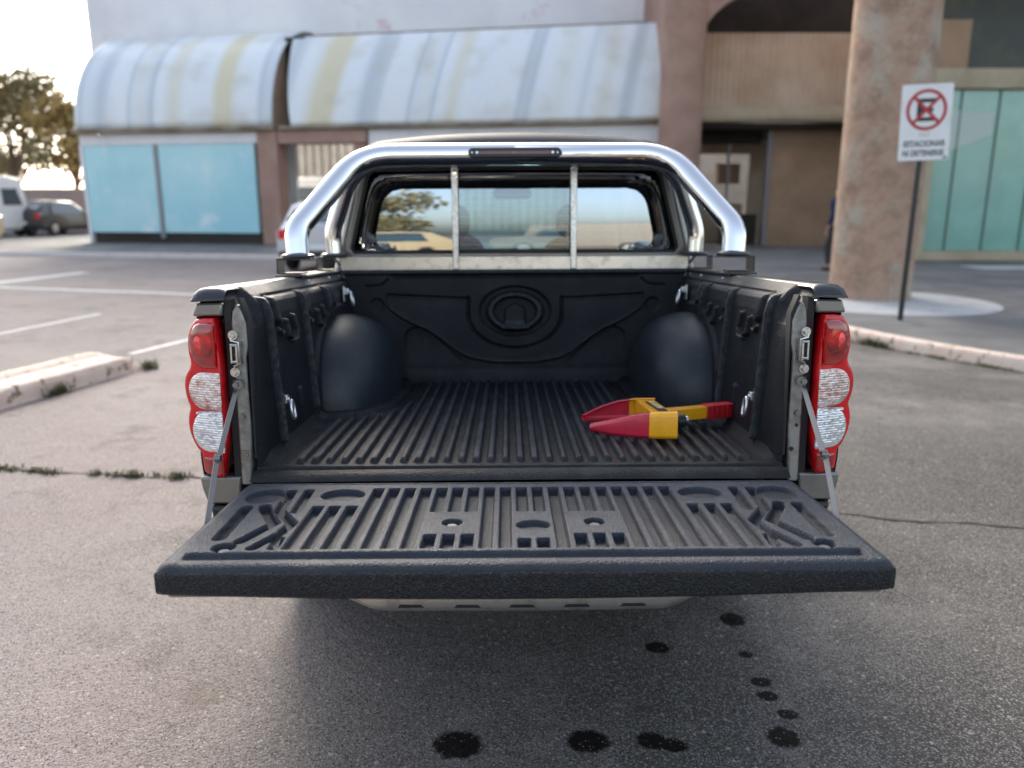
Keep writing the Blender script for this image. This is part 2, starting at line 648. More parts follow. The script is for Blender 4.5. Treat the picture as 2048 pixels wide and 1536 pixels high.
    base = mix(mth('MULTIPLY', wet, mth('SUBTRACT', 1.0, mth('MULTIPLY', stone, 0.5))), base, (0.012, 0.010, 0.009))
    l.new(base, b.inputs['Base Color'])
    l.new(rng_(wet, 0, 1, 0.8, 0.62), b.inputs['Roughness'])
    l.new(rng_(wet, 0, 1, 0.35, 0.12), b.inputs['Specular IOR Level'])
    b1 = n.new('ShaderNodeBump')
    b1.inputs['Strength'].default_value = 0.6
    b1.inputs['Distance'].default_value = 0.004
    l.new(mth('ADD', vo.outputs['Distance'], mth('MULTIPLY', vo2.outputs['Distance'], 0.6)), b1.inputs['Height'])
    b1.invert = True
    b2 = n.new('ShaderNodeBump')
    b2.inputs['Strength'].default_value = 0.25
    b2.inputs['Distance'].default_value = 0.05
    l.new(noise(2.5, 4), b2.inputs['Height'])
    l.new(b1.outputs[0], b2.inputs['Normal'])
    l.new(b2.outputs[0], b.inputs['Normal'])
    return m


M['asphalt'] = ground_material()
M['pavement'] = pbr('pavement concrete', (0.125, 0.124, 0.122), 0.85,
                    var=[((0.20, 0.195, 0.188), 0.8, 0.42, 0.62), ((0.08, 0.077, 0.072), 2.2, 0.58, 0.72)],
                    bump=[('noise', 150, 0.3, 0.004)])
M['plinth'] = pbr('pale plinth paint', (0.50, 0.50, 0.50), 0.8, var=[((0.36, 0.355, 0.345), 2.5, 0.5, 0.7)],
                  bump=[('noise', 120, 0.3, 0.004)])
M['column'] = pbr('pebbledash column', (0.49, 0.325, 0.235), 0.95,
                  var=[((0.33, 0.22, 0.155), 3.5, 0.45, 0.65), ((0.52, 0.47, 0.38), 1.6, 0.5, 0.68),
                       ((0.20, 0.125, 0.095), 55, 0.56, 0.68), ((0.60, 0.49, 0.40), 30, 0.6, 0.72)],
                  bump=[('noise', 45, 0.9, 0.03), ('cells', 120, 0.5, 0.01)])
M['brownwall'] = pbr('brown render', (0.44, 0.30, 0.195), 0.9, var=[((0.33, 0.22, 0.14), 0.7, 0.4, 0.65)],
                     bump=[('noise', 30, 0.4, 0.01)])
M['rustwall'] = pbr('reddish column render', (0.42, 0.27, 0.21), 0.9, var=[((0.33, 0.205, 0.16), 1.2, 0.4, 0.65)],
                    bump=[('noise', 30, 0.4, 0.01)])
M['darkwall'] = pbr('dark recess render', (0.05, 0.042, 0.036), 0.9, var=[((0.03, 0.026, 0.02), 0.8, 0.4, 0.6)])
M['shutter'] = pbr('beige ribbed cladding', (0.66, 0.53, 0.41), 0.75,
                   var=[((0.52, 0.37, 0.26), 0.8, 0.4, 0.65)])
M['beige'] = pbr('beige trim', (0.50, 0.42, 0.30), 0.8, var=[((0.40, 0.33, 0.22), 1.5, 0.4, 0.65)])
M['teal'] = pbr('teal glass panel', (0.27, 0.52, 0.44), 0.14, coat=0.6,
                var=[((0.19, 0.38, 0.30), 0.7, 0.4, 0.68), ((0.36, 0.60, 0.53), 0.35, 0.5, 0.7)])
M['cyan'] = pbr('cyan printed panel', (0.50, 0.78, 0.82), 0.22, coat=0.4,
                var=[((0.36, 0.68, 0.76), 0.28, 0.42, 0.62), ((0.72, 0.84, 0.86), 0.7, 0.56, 0.7)])
M['white'] = pbr('white paint', (0.82, 0.82, 0.83), 0.7, var=[((0.66, 0.66, 0.68), 0.6, 0.45, 0.7)])
M['whitewall'] = pbr('white upper wall', (0.88, 0.87, 0.87), 0.75,
                     var=[((0.72, 0.715, 0.75), 0.25, 0.4, 0.7), ((0.72, 0.50, 0.56), 0.55, 0.63, 0.72)])
M['slat'] = pbr('pale vertical slats', (0.60, 0.56, 0.48), 0.7, var=[((0.45, 0.40, 0.33), 0.9, 0.4, 0.65)])
M['grime'] = pbr('grimy gutter', (0.30, 0.25, 0.19), 0.85, var=[((0.18, 0.13, 0.09), 1.5, 0.45, 0.6)])
M['greybar'] = pbr('grey metal post', (0.28, 0.27, 0.28), 0.5, metal=0.3)
M['sign_white'] = pbr('sign white', (0.78, 0.78, 0.77), 0.45, var=[((0.68, 0.67, 0.65), 6, 0.5, 0.75)])
M['sign_red'] = pbr('sign red', (0.42, 0.022, 0.028), 0.45)
M['sign_black'] = pbr('sign black', (0.012, 0.011, 0.011), 0.5)
M['sign_faded'] = pbr('faded sign ink', (0.60, 0.52, 0.45), 0.55)
M['pole'] = pbr('dark sign post', (0.022, 0.021, 0.02), 0.5)
M['bark'] = pbr('bark', (0.16, 0.12, 0.085), 0.9, bump=[('noise', 20, 0.8, 0.03)])
M['leaf'] = pbr('olive leaves', (0.22, 0.20, 0.10), 0.7, var=[((0.32, 0.24, 0.10), 0.5, 0.4, 0.65)])
M['leaf_gold'] = pbr('yellowing leaves', (0.48, 0.33, 0.12), 0.7, var=[((0.14, 0.11, 0.03), 0.6, 0.4, 0.65)])
M['grass'] = pbr('short weeds', (0.085, 0.10, 0.03), 0.8, var=[((0.17, 0.14, 0.06), 14, 0.45, 0.65)])
M['dirt'] = pbr('dirt in the joint', (0.085, 0.07, 0.052), 0.95, var=[((0.04, 0.042, 0.02), 9, 0.45, 0.6)],
                bump=[('noise', 90, 0.8, 0.01)])


def vault_material():
    m = bpy.data.materials.new('striped roof sheets')
    m.use_nodes = True
    n, l = nodes_of(m)
    b = n['Principled BSDF']
    b.inputs['Roughness'].default_value = 0.35
    tc = n.new('ShaderNodeTexCoord')
    uv = n.new('ShaderNodeUVMap')
    sep = n.new('ShaderNodeSeparateXYZ')
    l.new(uv.outputs[0], sep.inputs[0])
    cmb = n.new('ShaderNodeCombineXYZ')
    l.new(sep.outputs[0], cmb.inputs[0])
    nz = n.new('ShaderNodeTexNoise')
    nz.noise_dimensions = '1D'
    nz.inputs['Scale'].default_value = 0.62
    nz.inputs['Detail'].default_value = 0.6
    l.new(sep.outputs[0], nz.inputs['W'])
    rp = n.new('ShaderNodeValToRGB')
    e = rp.color_ramp.elements
    e[0].position = 0.33
    e[0].color = (0.70, 0.64, 0.46, 1)
    e[1].position = 0.42
    e[1].color = (0.74, 0.76, 0.73, 1)
    for (p, c) in ((0.47, (0.78, 0.81, 0.82)), (0.55, (0.76, 0.80, 0.83)), (0.60, (0.54, 0.59, 0.63)), (0.65, (0.68, 0.74, 0.78)), (0.72, (0.74, 0.76, 0.75))):
        q = e.new(p)
        q.color = (*c, 1)
    l.new(nz.outputs['Fac'], rp.inputs['Fac'])
    n2 = n.new('ShaderNodeTexNoise')
    n2.inputs['Scale'].default_value = 0.9
    n2.inputs['Detail'].default_value = 5
    l.new(tc.outputs['Object'], n2.inputs['Vector'])
    mr = n.new('ShaderNodeMapRange')
    mr.inputs['From Min'].default_value = 0.5
    mr.inputs['From Max'].default_value = 0.75
    mr.inputs['To Max'].default_value = 0.5
    l.new(n2.outputs['Fac'], mr.inputs['Value'])
    mx = n.new('ShaderNodeMix')
    mx.data_type = 'RGBA'
    l.new(mr.outputs['Result'], mx.inputs['Factor'])
    l.new(rp.outputs['Color'], mx.inputs[6])
    mx.inputs[7].default_value = (0.50, 0.46, 0.36, 1)
    l.new(mx.outputs[2], b.inputs['Base Color'])
    return m


M['vault'] = vault_material()



def scuff_highlight(m, color, amount, lo=0.35, hi=0.6, scale=30):
    """paler raised plastic: real scuffs plus painted rib highlights (mesh attribute 'scuff'), broken up by noise"""
    n, l = nodes_of(m)
    b = n['Principled BSDF']
    src = b.inputs['Base Color'].links[0].from_socket
    at = n.new('ShaderNodeAttribute')
    at.attribute_name = 'scuff_highlight'
    tc = n.new('ShaderNodeTexCoord')
    t = n.new('ShaderNodeTexNoise')
    t.inputs['Scale'].default_value = scale
    t.inputs['Detail'].default_value = 6
    t.inputs['Roughness'].default_value = 0.7
    l.new(tc.outputs['Object'], t.inputs['Vector'])
    r = n.new('ShaderNodeMapRange')
    r.inputs['From Min'].default_value = lo
    r.inputs['From Max'].default_value = hi
    r.inputs['To Max'].default_value = amount
    l.new(t.outputs['Fac'], r.inputs['Value'])
    mu = n.new('ShaderNodeMath')
    mu.operation = 'MULTIPLY'
    l.new(r.outputs['Result'], mu.inputs[0])
    l.new(at.outputs['Fac'], mu.inputs[1])
    mx = n.new('ShaderNodeMix')
    mx.data_type = 'RGBA'
    l.new(mu.outputs[0], mx.inputs['Factor'])
    l.new(src, mx.inputs[6])
    mx.inputs[7].default_value = (*color, 1)
    l.new(mx.outputs[2], b.inputs['Base Color'])


def set_scuff_highlight(o, arr):
    a = o.data.attributes.new('scuff_highlight', 'FLOAT', 'POINT')
    a.data.foreach_set('value', np.ascontiguousarray(arr, dtype=np.float32).ravel())


scuff_highlight(M['liner'], (0.075, 0.08, 0.092), 0.8, 0.38, 0.6, 60)
scuff_highlight(M['floor_liner'], (0.046, 0.054, 0.069), 0.9, 0.36, 0.62)
scuff_highlight(M['gate'], (0.047, 0.057, 0.076), 0.8, 0.34, 0.6, 45)

# ------------------------------------------------------------------ ground, pavement, kerbs, markings
g = MB()
g.add([(-300, -300, 0), (300, -300, 0), (300, 400, 0), (-300, 400, 0)], [(0, 1, 2, 3)])
tag(g.build('ground', M['asphalt']), 'grey asphalt car park with wet drips behind the truck', 'ground', kind='structure')

KERB = [(-60, 32.3), (-14.9, 23.0), (-6.5, 21.3), (0.6, 19.9), (2.3, 19.2), (3.1, 17.8), (3.22, 14.0), (3.32, 11.2), (3.48, 9.6),
        (3.745, 8.53), (4.18, 7.58), (4.61, 6.87), (5.5, 5.75), (7.6, 3.9), (14, 0.5), (40, -8)]
kerb_pts = [(p.x, p.y) for p in fillet([(a, b_, 0) for a, b_ in KERB], 0.6, 5)]


def offset(pts, d):
    out = []
    for i in range(len(pts)):
        a, b_ = Vector(pts[max(i - 1, 0)]), Vector(pts[min(i + 1, len(pts) - 1)])
        t = (b_ - a).normalized()
        out.append((pts[i][0] - t.y * d, pts[i][1] + t.x * d))
    return out


inner = offset(kerb_pts, 0.13)
far_n = sum(1 for p in kerb_pts if p[1] > 12 and p[0] < 3.15)


def kerb_mesh(i0, i1, name, mat, label):
    k = MB()
    # cross section: face, rounded nose, top
    sec = [(0.0, -0.02), (0.004, 0.095), (0.012, 0.118), (0.03, 0.130), (0.13, 0.130)]
    rows = []
    for (d, z) in sec:
        row = offset(kerb_pts, d)[i0:i1]
        rows.append([(p[0], p[1], z + 0.004 * math.sin(p[0] * 7 + p[1] * 5)) for p in row])
    k.grid(np.array(rows))
    return tag(k.build(name, mat, angle=50), label, 'kerb', kind='structure')


kerb_mesh(far_n - 1, len(kerb_pts), 'pavement_kerb', M['concrete_pink'], 'pale pink painted kerb edging the pavement on the right')
kerb_mesh(0, far_n, 'far_kerb', M['kerb_white'], 'weathered pale kerb in front of the arcade')
pv = MB()
poly = [(p[0], p[1], 0.126) for p in inner] + [(60, -8, 0.126), (60, 120, 0.126), (-60, 120, 0.126)]
pv.add(poly, [tuple(range(len(poly)))])
tag(pv.build('pavement', M['pavement'], angle=180), 'grey concrete pavement round the columns and arcade', 'pavement', kind='structure')


def marking(p0, p1, w, label, z=0.004):
    a, b_ = Vector(p0), Vector(p1)
    t = (b_ - a).normalized()
    nn = Vector((-t.y, t.x)) * w / 2
    k = MB()
    N = max(2, int((b_ - a).length / 0.25))
    rows = [[], []]
    for i in range(N + 1):
        q = a.lerp(b_, i / N)
        j = 0.006 * math.sin(i * 2.1)
        rows[0].append((q.x - nn.x + j, q.y - nn.y, z))
        rows[1].append((q.x + nn.x + j, q.y + nn.y, z))
    k.grid(np.array(rows))
    tag(k.build('parking_line', M['line']), label, 'road marking', 'white parking lines', 'structure')


marking((-3.86, 7.75), (-2.55, 12.2), 0.09, 'white parking line running on from the concrete block')
marking((-6.5, 6.0), (-5.685, 10.7), 0.08, 'white parking line ending left of the concrete block')
marking((-14, 15.6), (2.2, 10.9), 0.16, 'long white line crossing the car park behind the truck')
marking((-10.9, 9.5), (-9.46, 17.4), 0.3, 'wide faded line near the far kerb')


def tufts(name, path, n, hmax, label, spread=0.03):
    k = MB()
    L = len(path) - 1
    for _ in range(n):
        for _try in range(8):
            i = random.randrange(L)
            t = random.random()
            g_ = path[i][0] * (1 - t) + path[i + 1][0] * t
            if math.sin(g_ * 23) + math.sin(g_ * 51 + 2) + .7 * math.sin(g_ * 117) > random.uniform(-.6, 1.5):
                break
        a, b_ = Vector(path[i]), Vector(path[i + 1])
        q = a.lerp(b_, t) + Vector((random.gauss(0, spread), random.gauss(0, spread), 0))
        h = hmax * random.uniform(0.3, 1)
        an = random.uniform(0, 6.28)
        w = random.uniform(0.002, 0.005)
        d = Vector((math.cos(an), math.sin(an), 0))
        s_ = Vector((-d.y, d.x, 0)) * w
        lean = d * h * random.uniform(0.1, 1.8)
        k.add([q - s_, q + s_, q + s_ * .7 + lean * .45 + Vector((0, 0, h * .65)), q - s_ * .7 + lean * .45 + Vector((0, 0, h * .65)),
               q + lean + Vector((0, 0, h))], [(0, 1, 2, 3), (3, 2, 4)])
    return tag(k.build(name, M['grass'], recalc=False), label, 'weeds', kind='stuff')


def crack(path, w, label):
    k = MB()
    rows = [[], []]
    P = fillet([(a, b_, 0) for a, b_ in path], 0.1, 5)
    Q = []
    for a, b_ in zip(P[:-1], P[1:]):
        m_ = max(1, int((b_ - a).length / 0.03))
        Q += [a.lerp(b_, i / m_) for i in range(m_)]
    for i, q in enumerate(Q):
        ww = w * (0.35 + 0.65 * abs(math.sin(i * 0.61) * math.sin(i * 0.23 + 1))) * (0.6 + 0.8 * random.random())
        dy = 0.015 * math.sin(i * 0.37) + random.uniform(-.006, .006)
        rows[0].append((q.x, q.y - ww + dy, 0.004))
        rows[1].append((q.x, q.y + ww + dy, 0.004))
    k.grid(np.array(rows))
    tag(k.build('pavement_crack', M['dirt'], recalc=False), label, 'crack', 'dirty joints in the asphalt', 'structure')


crack([(-3.6, 4.36), (-2.92, 4.24), (-2.4, 4.15), (-1.75, 4.09), (-0.9, 4.0)], 0.014, 'dirty weedy joint in the asphalt left of the truck')
crack([(0.9, 3.72), (1.65, 3.57), (2.0, 3.47), (2.42, 3.42), (3.4, 3.3)], 0.013, 'dark joint in the asphalt right of the truck')
tufts('weeds', [(-3.5, 4.34, 0), (-2.92, 4.24, 0), (-2.55, 4.17, 0)], 420, 0.03, 'low green weeds growing in the left joint', 0.022)
tufts('weeds', [(-2.35, 4.15, 0), (-2.1, 4.12, 0), (-1.78, 4.09, 0)], 330, 0.038, 'small grass tufts in the joint beside the left tail light', 0.018)
kk = [(p[0] - 0.02, p[1] - 0.01, 0.0) for p in offset(kerb_pts, -0.015) if 2 < p[1] < 9.4 and 3.3 < p[0] < 9]
tufts('weeds', kk, 1500, 0.035, 'thin weeds along the foot of the pink kerb', 0.02)
tufts('weeds', [(3.70, 8.5, 0), (3.82, 8.3, 0), (3.93, 8.1, 0)], 260, 0.10, 'taller weed clump by the kerb beside the right tail light', 0.03)
tufts('weeds', [(-3.36, 6.98, 0), (-3.40, 7.12, 0), (-3.3, 7.02, 0)], 160, 0.10, 'dry weeds at the broken end of the concrete block', 0.03)
tufts('weeds', [(-3.66, 5.92, 0), (-3.62, 6.02, 0), (-3.59, 6.1, 0)], 120, 0.12, 'dark weed beside the concrete block', 0.015)

# concrete kerb block on the left
kb = empty('kerb_block', (-3.774, 5.559, 0), (0, 0, -math.atan2(0.369, 1.377)))
tag(kb, 'chipped pale pink concrete kerb block lying left of the truck', 'kerb block')
nu, nv = 160, 44
u = np.linspace(-2.2, 1.46, nu)
prof = [(0.012, -0.02), (0.0, 0.03), (-0.004, 0.10), (-0.02, 0.135), (-0.05, 0.148), (-0.12, 0.150), (-0.24, 0.150),
        (-0.28, 0.146), (-0.30, 0.160), (-0.34, 0.178), (-0.40, 0.178), (-0.44, 0.16), (-0.455, 0.10), (-0.46, -0.02)]
px_ = np.interp(np.linspace(0, len(prof) - 1, nv), range(len(prof)), [p[0] for p in prof])
pz_ = np.interp(np.linspace(0, len(prof) - 1, nv), range(len(prof)), [p[1] for p in prof])
P = np.zeros((nv, nu, 3))
P[..., 0] = px_[:, None]
P[..., 1] = u[None, :]
P[..., 2] = pz_[:, None]
P += rng.normal(0, 0.0022, P.shape)
# broken rounded end
endk = np.clip((u - 1.25) / 0.21, 0, 1)
P[..., 0] = -0.22 + (P[..., 0] + 0.22) * (1 - 0.28 * endk[None, :] ** 2.2)
P[..., 2] *= (1 - 0.35 * endk[None, :] ** 2)
P[..., 1] += (rng.normal(0, 0.02, (nv, 1)) * endk[None, :])
b_ = MB()
b_.grid(P)
b_.add([tuple(p) for p in P[:, -1]], [tuple(range(nv))])
b_.build('block', M['concrete_pink'], kb, angle=60)

# ------------------------------------------------------------------ the pickup truck
# local frame: origin on the bed floor at the tailgate hinge, +Y towards the cab, nose slightly down
truck = empty('pickup_truck')
truck.matrix_world = Matrix.Translation((0.023, 2.065, 0.78)) @ Matrix.Rotation(R(.33), 4, 'Z') @ \
    Matrix.Rotation(R(-3.2), 4, 'X') @ Matrix.Rotation(R(-.3), 4, 'Y')
tag(truck, 'grey pickup truck with black lined bed, chrome roll bar and lowered tailgate', 'pickup truck')


def hump_scale(x, y, gx, gy):
    """superellipse footprint value of the wheel arch (1 on its edge)"""
    return (np.abs((np.abs(x) - 0.74) / (0.262 + gx)) ** 2.8 + np.abs((y - 1.04) / (0.42 + gy)) ** 2.8) ** (1 / 2.8)


# bed floor with ribs
xs = np.linspace(-0.722, 0.722, 620)
ys = np.concatenate([np.linspace(-0.092, 0.02, 46), np.linspace(0.025, 1.30, 130), np.linspace(1.305, 1.39, 24)])
X, Y = np.meshgrid(xs, ys)
pitch = 1.264 / 31
ph = (X / pitch + 0.5) % 1.0 - 0.5
ribw = np.abs(ph) * pitch
taper = 0.0095 + 0.0012 * np.sin(X * 40)
prof = 0.0155 * sm(ribw - taper, 0.009) * (0.9 + 0.1 * np.cos(ribw / 0.01))
hs = hump_scale(X, Y, 0.058, 0.06)
mask = sm(np.abs(X) - 0.646, 0.012) * sm(-(Y - 0.004), 0.014) * sm(Y - 1.325, 0.02) * sm((1.0 - hs) * 0.2 + 0.015, 0.012)
Z = prof * mask
# flat flange round the wheel arch, sloping skirt at the sides and front
Z = np.maximum(Z, 0.019 * sm((hump_scale(X, Y, 0.042, 0.045) - 1) * 0.2, 0.004))
Z += 0.05 * np.clip((np.abs(X) - 0.668) / 0.054, 0, 1) ** 1.6 * sm(-(Y - 0.02), 0.05)
Z += 0.035 * np.clip((Y - 1.335) / 0.04, 0, 1) ** 1.3
# ragged front edge of the rubbed area and the kinked ribs on the left
kink = d_seg(X, Y, [(-.60, .62), (-.565, .60), (-.53, .615), (-.47, .60)], 0.012)
Z = np.maximum(Z, 0.016 * sm(kink, 0.008) * (X < -.4))
lip = sm(-(Y + 0.028), 0.006)
Z = Z * lip - 0.007 * sm(np.abs(Y + 0.036) - 0.007, 0.006) - 0.004 * (1 - lip) - 0.02 * np.clip((-0.06 - Y) / 0.032, 0, 1) ** 2
Z += 0.0016 * np.sin(X * 3 + 1) * (1 - lip)
mb = MB()
mb.grid(np.stack([X, Y, Z], -1))
set_scuff_highlight(mb.build('bed_floor', M['floor_liner'], truck, angle=180, recalc=False), np.clip((prof * mask - .008) / .005, 0, 1) * (.55 + .45 * np.clip((1.2 - Y) / 1.0, 0, 1)))

# wheel arches
for sgn in (-1, 1):
    mb = MB()
    q_, p_ = 2.8, 2.35
    sp_ = lambda v, e: np.sign(v) * np.abs(v) ** e
    PH, TH = np.meshgrid(np.linspace(-math.pi / 2, math.pi / 2, 60), np.linspace(-.15, math.pi + .15, 90))
    rr_ = sp_(np.cos(PH), 2 / q_)
    mb.grid(np.stack([np.clip(sgn * .74 + .262 * sp_(np.sin(PH), 2 / q_), -.845, .845), 1.04 + .42 * rr_ * sp_(np.cos(TH), 2 / p_), -.002 + .332 * rr_ * sp_(np.sin(TH), 2 / p_)], -1))
    mb.build('wheel_arch', M['hump'], truck, angle=180)

# front wall of the bed with its moulded emblem
xs = np.linspace(-0.75, 0.75, 500)
zs = np.linspace(0.0, 0.497, 230)
X, Z = np.meshgrid(xs, zs)
A = np.abs(X)
H_ = np.zeros_like(X)                                            # towards the tailgate is positive
wing_low = np.interp(A, [0, .10, .2, .25, .33, .39, .45, .50, .55, .575], [.098, .100, .118, .142, .205, .245, .272, .298, .335, .36])
wing_top = np.interp(A, [0, .2, .52, .575, .58], [.372, .372, .388, .392, .36])
dw = np.maximum(np.maximum(wing_low - Z, Z - wing_top), A - 0.57)
t_ = sm(dw, .008)
H_ -= t_ * (.005 + .016 * np.exp(-np.maximum(0, wing_top - Z) / .022))
H_ += .011 * sm(np.abs(Z - wing_low + .008) - .008, .018) * sm(A - .565, .02)
U = np.where(Z > 0.30, A - 0.2, np.hypot(X / 0.2, (Z - 0.30) / 0.145) * 0.16 - 0.16)
U = np.maximum(U, Z - 0.42)
H_ += -.015 * sm(np.abs(U - .007) - .005, .011) * (Z < .38)
H_ = np.where(Z < 0.42, H_ * (1 - sm(U, 0.006)), H_)
H_ -= 0.017 * sm(np.abs(d_ell(X, Z, 0, .312, .142, .099)) - 0.011, 0.013)
H_ += 0.011 * sm(np.abs(d_ell(X, Z, 0, .312, .108, .074)) - 0.0085, 0.013)
H_ -= 0.013 * sm(d_ell(X, Z, 0, .312, .095, .062), 0.012)
tower = d_poly(X, Z, [(-.046, .245), (-.043, .325), (0, .347), (.043, .325), (.046, .245), (.075, .235), (-.075, .235)])
H_ += 0.017 * sm(tower, 0.010)
H_ += 0.010 * sm(d_ell(X, Z, 0, .245, .07, .022), 0.02)
# lower swept recess on both sides
edge = np.interp(A, [.22, .235, .30, .36, .40, .44, .47, .492, .50], [.06, .088, .150, .208, .236, .243, .236, .212, .17])
low = np.clip((Z - 0.075) / 0.12, 0, 1)
rec = sm(Z - edge, 0.008) * (A > .222) * (A < .51) * sm(A - 0.492, 0.02)
H_ -= 0.021 * rec * low
H_ -= 0.009 * sm(np.hypot(A - .612, Z - .34) - .030, 0.012)
H_ -= 0.012 * sm(np.abs(Z - 0.468) - 0.006, 0.010) * sm(A - .545, 0.02)
H_ += 0.010 * sm(0.478 - Z, 0.012)
H_ -= 0.010 * sm(d_seg(A, Z, [(.56, .455), (.59, .43), (.66, .425)], .008), .008)
H_ += 0.045 * np.clip((0.055 - Z) / 0.055, 0, 1) ** 1.5           # fillet to the floor
mb = MB()
mb.grid(np.stack([X, 1.375 - H_, Z], -1))
mb.box(-.75, .75, 1.397, 1.41, 0.1, .496)
fl_o = mb.build('front_liner', M['liner'], truck, angle=180, recalc=False)
set_scuff_highlight(fl_o, np.concatenate([(.6 * np.clip((H_ - .003) / .008, 0, 1) * (Z > .06)).ravel(), np.zeros(8)]))  # highlights on the raised relief painted into the liner colour

# side walls of the liner
ys = np.linspace(-0.012, 1.385, 420)
zs = np.linspace(0.0, 0.4845, 200)
for sgn in (-1, 1):
    Y, Z = np.meshgrid(ys, zs)
    base = np.interp(Z, [0, .40, .435, .462, .478, .485], [.703, .724, .732, .756, .774, .782])
    rear = np.interp(Z, [0, .34, .375, .462, .485], [.703, .722, .728, .786, .790])
    bl = sm(Y - .10, .03)
    base = base * (1 - bl) + rear * bl
    rib = np.zeros_like(Y)
    for (y0, zb) in ((.13, .03), (.53, .05), (.885, .30)):
        rib = np.maximum(rib, .021 * sm(d_seg(Y, Z, [(y0, .446), (y0 + .03, zb)], .016), .006))
    for (y0) in (.215, .575, .96):
        rib = np.maximum(rib, .018 * sm(d_seg(Y, Z, [(y0, .446), (y0 + .004, .385), (y0 + .02, .372)], .014), .010))
        rib = np.maximum(rib, .013 * sm(d_seg(Y, Z, [(y0 + .02, .350), (y0 + .035, .335), (y0 + .055, .342)], .010), .008))
    for (y0) in (.30, .70):
        rib = np.maximum(rib, .017 * sm(d_seg(Y, Z, [(y0, .372), (y0 + .02, .325), (y0 + .045, .315)], .012), .008))
        rib = np.maximum(rib, .017 * sm(d_seg(Y, Z, [(y0 + .085, .380), (y0 + .11, .335), (y0 + .10, .308), (y0 + .06, .305)], .013), .008))
    rib = np.maximum(rib, .013 * sm(d_poly(Y, Z, [(.55, .165), (.60, .165), (.64, .10), (.64, .0), (.57, .0)]), .010))
    rib = np.maximum(rib, .010 * sm(d_poly(Y, Z, [(.38, .145), (.41, .15), (.42, .09), (.39, .085)]), .010))
    hs = (np.abs((Y - 1.04) / .46) ** 2.35 + np.abs(Z / .37) ** 2.35) ** (1 / 2.35)
    rib = np.maximum(rib, .014 * sm((hs - 1) * .3, .010))
    rib -= .006 * sm(np.abs(Z - .452) - .004, .006) * (Y > .18)
    wrap = np.clip((0.04 - Y) / 0.05, 0, 1) ** 2                    # turns into the jamb
    Xw = sgn * (base - rib + 0.022 * wrap)
    mb = MB()
    mb.grid(np.stack([Xw, Y, Z], -1), flip=(sgn > 0))
    set_scuff_highlight(mb.build('side_liner', M['liner'], truck, angle=180, recalc=False), np.clip((rib - .008) / .008, 0, 1) * (hs > 1.05))  # bright rib-edge highlights painted on the side walls

# rail caps along the top of the bed sides
for sgn in (-1, 1):
    sec = [(.786, .470), (.782, .480), (.788, .4865), (.80, .489), (.835, .489), (.852, .486), (.866, .477), (.872, .463), (.872, .452), (.862, .450)]
    N = 40
    P = np.zeros((len(sec), N, 3))
    yy = np.concatenate([np.linspace(-.035, .02, 14), np.linspace(.03, 1.42, N - 14)])
    for i, (x, z) in enumerate(sec):
        for j, y in enumerate(yy):
            k = max(0.0, (0.012 - y) / 0.047)
            zz = z - (z - .452) * (k ** 3) * 0.8
            P[i, j] = (sgn * (x - .004 * k ** 2), y, zz)
    mb = MB()
    mb.grid(P)
    mb.add([tuple(p) for p in P[:, 0]], [tuple(range(len(sec)))])
    mb.build('rail_cap', M['rail'], truck, angle=60)

# bed sides (outer skin)
for sgn in (-1, 1):
    ys = np.linspace(0.02, 1.41, 90)
    zs = np.array([.452, .44, .42, .36, .28, .20, .10, 0, -.06, -.10, -.16, -.22, -.28, -.33])
    xo = np.array([.862, .868, .874, .884, .892, .896, .896, .892, .886, .876, .870, .862, .85, .82])
    mb = MB()
    vs, idx = [], {}
    for j, z in enumerate(zs):
        for i, y in enumerate(ys):
            idx[(j, i)] = len(vs)
            vs.append((sgn * xo[j], y, z))
    fs = []
    for j in range(len(zs) - 1):
        for i in range(len(ys) - 1):
            cy, cz = (ys[i] + ys[i + 1]) / 2, (zs[j] + zs[j + 1]) / 2
            if math.hypot(cy - 1.0, cz + .36) < .43:
                continue
            fs.append((idx[(j, i)], idx[(j, i + 1)], idx[(j + 1, i + 1)], idx[(j + 1, i)]))
    mb.add(vs, fs)
    # rear face above and below the lamp
    up_ = [(.790, .4475), (.860, .4475), (.872, .412), (.792, .412)]
    mb.prism([(sgn * a, b_) for a, b_ in up_], 'y', -.022, .03)
    dn_ = [(.770, -.030), (.884, -.030), (.880, -.062), (.866, -.108), (.775, -.108)]
    mb.prism([(sgn * a, b_) for a, b_ in dn_], 'y', -.022, .03)
    mb.build('bed_side', M['paint'], truck, angle=40, bevel=0.006)
    # dark bumper end below
    mb = MB()
    mb.prism([(sgn * .70, -.112), (sgn * .862, -.112), (sgn * .845, -.165), (sgn * .80, -.30), (sgn * .70, -.30)], 'y', -.03, .02)
    mb.build('corner_valance', M['black'], truck, angle=40, bevel=0.01)

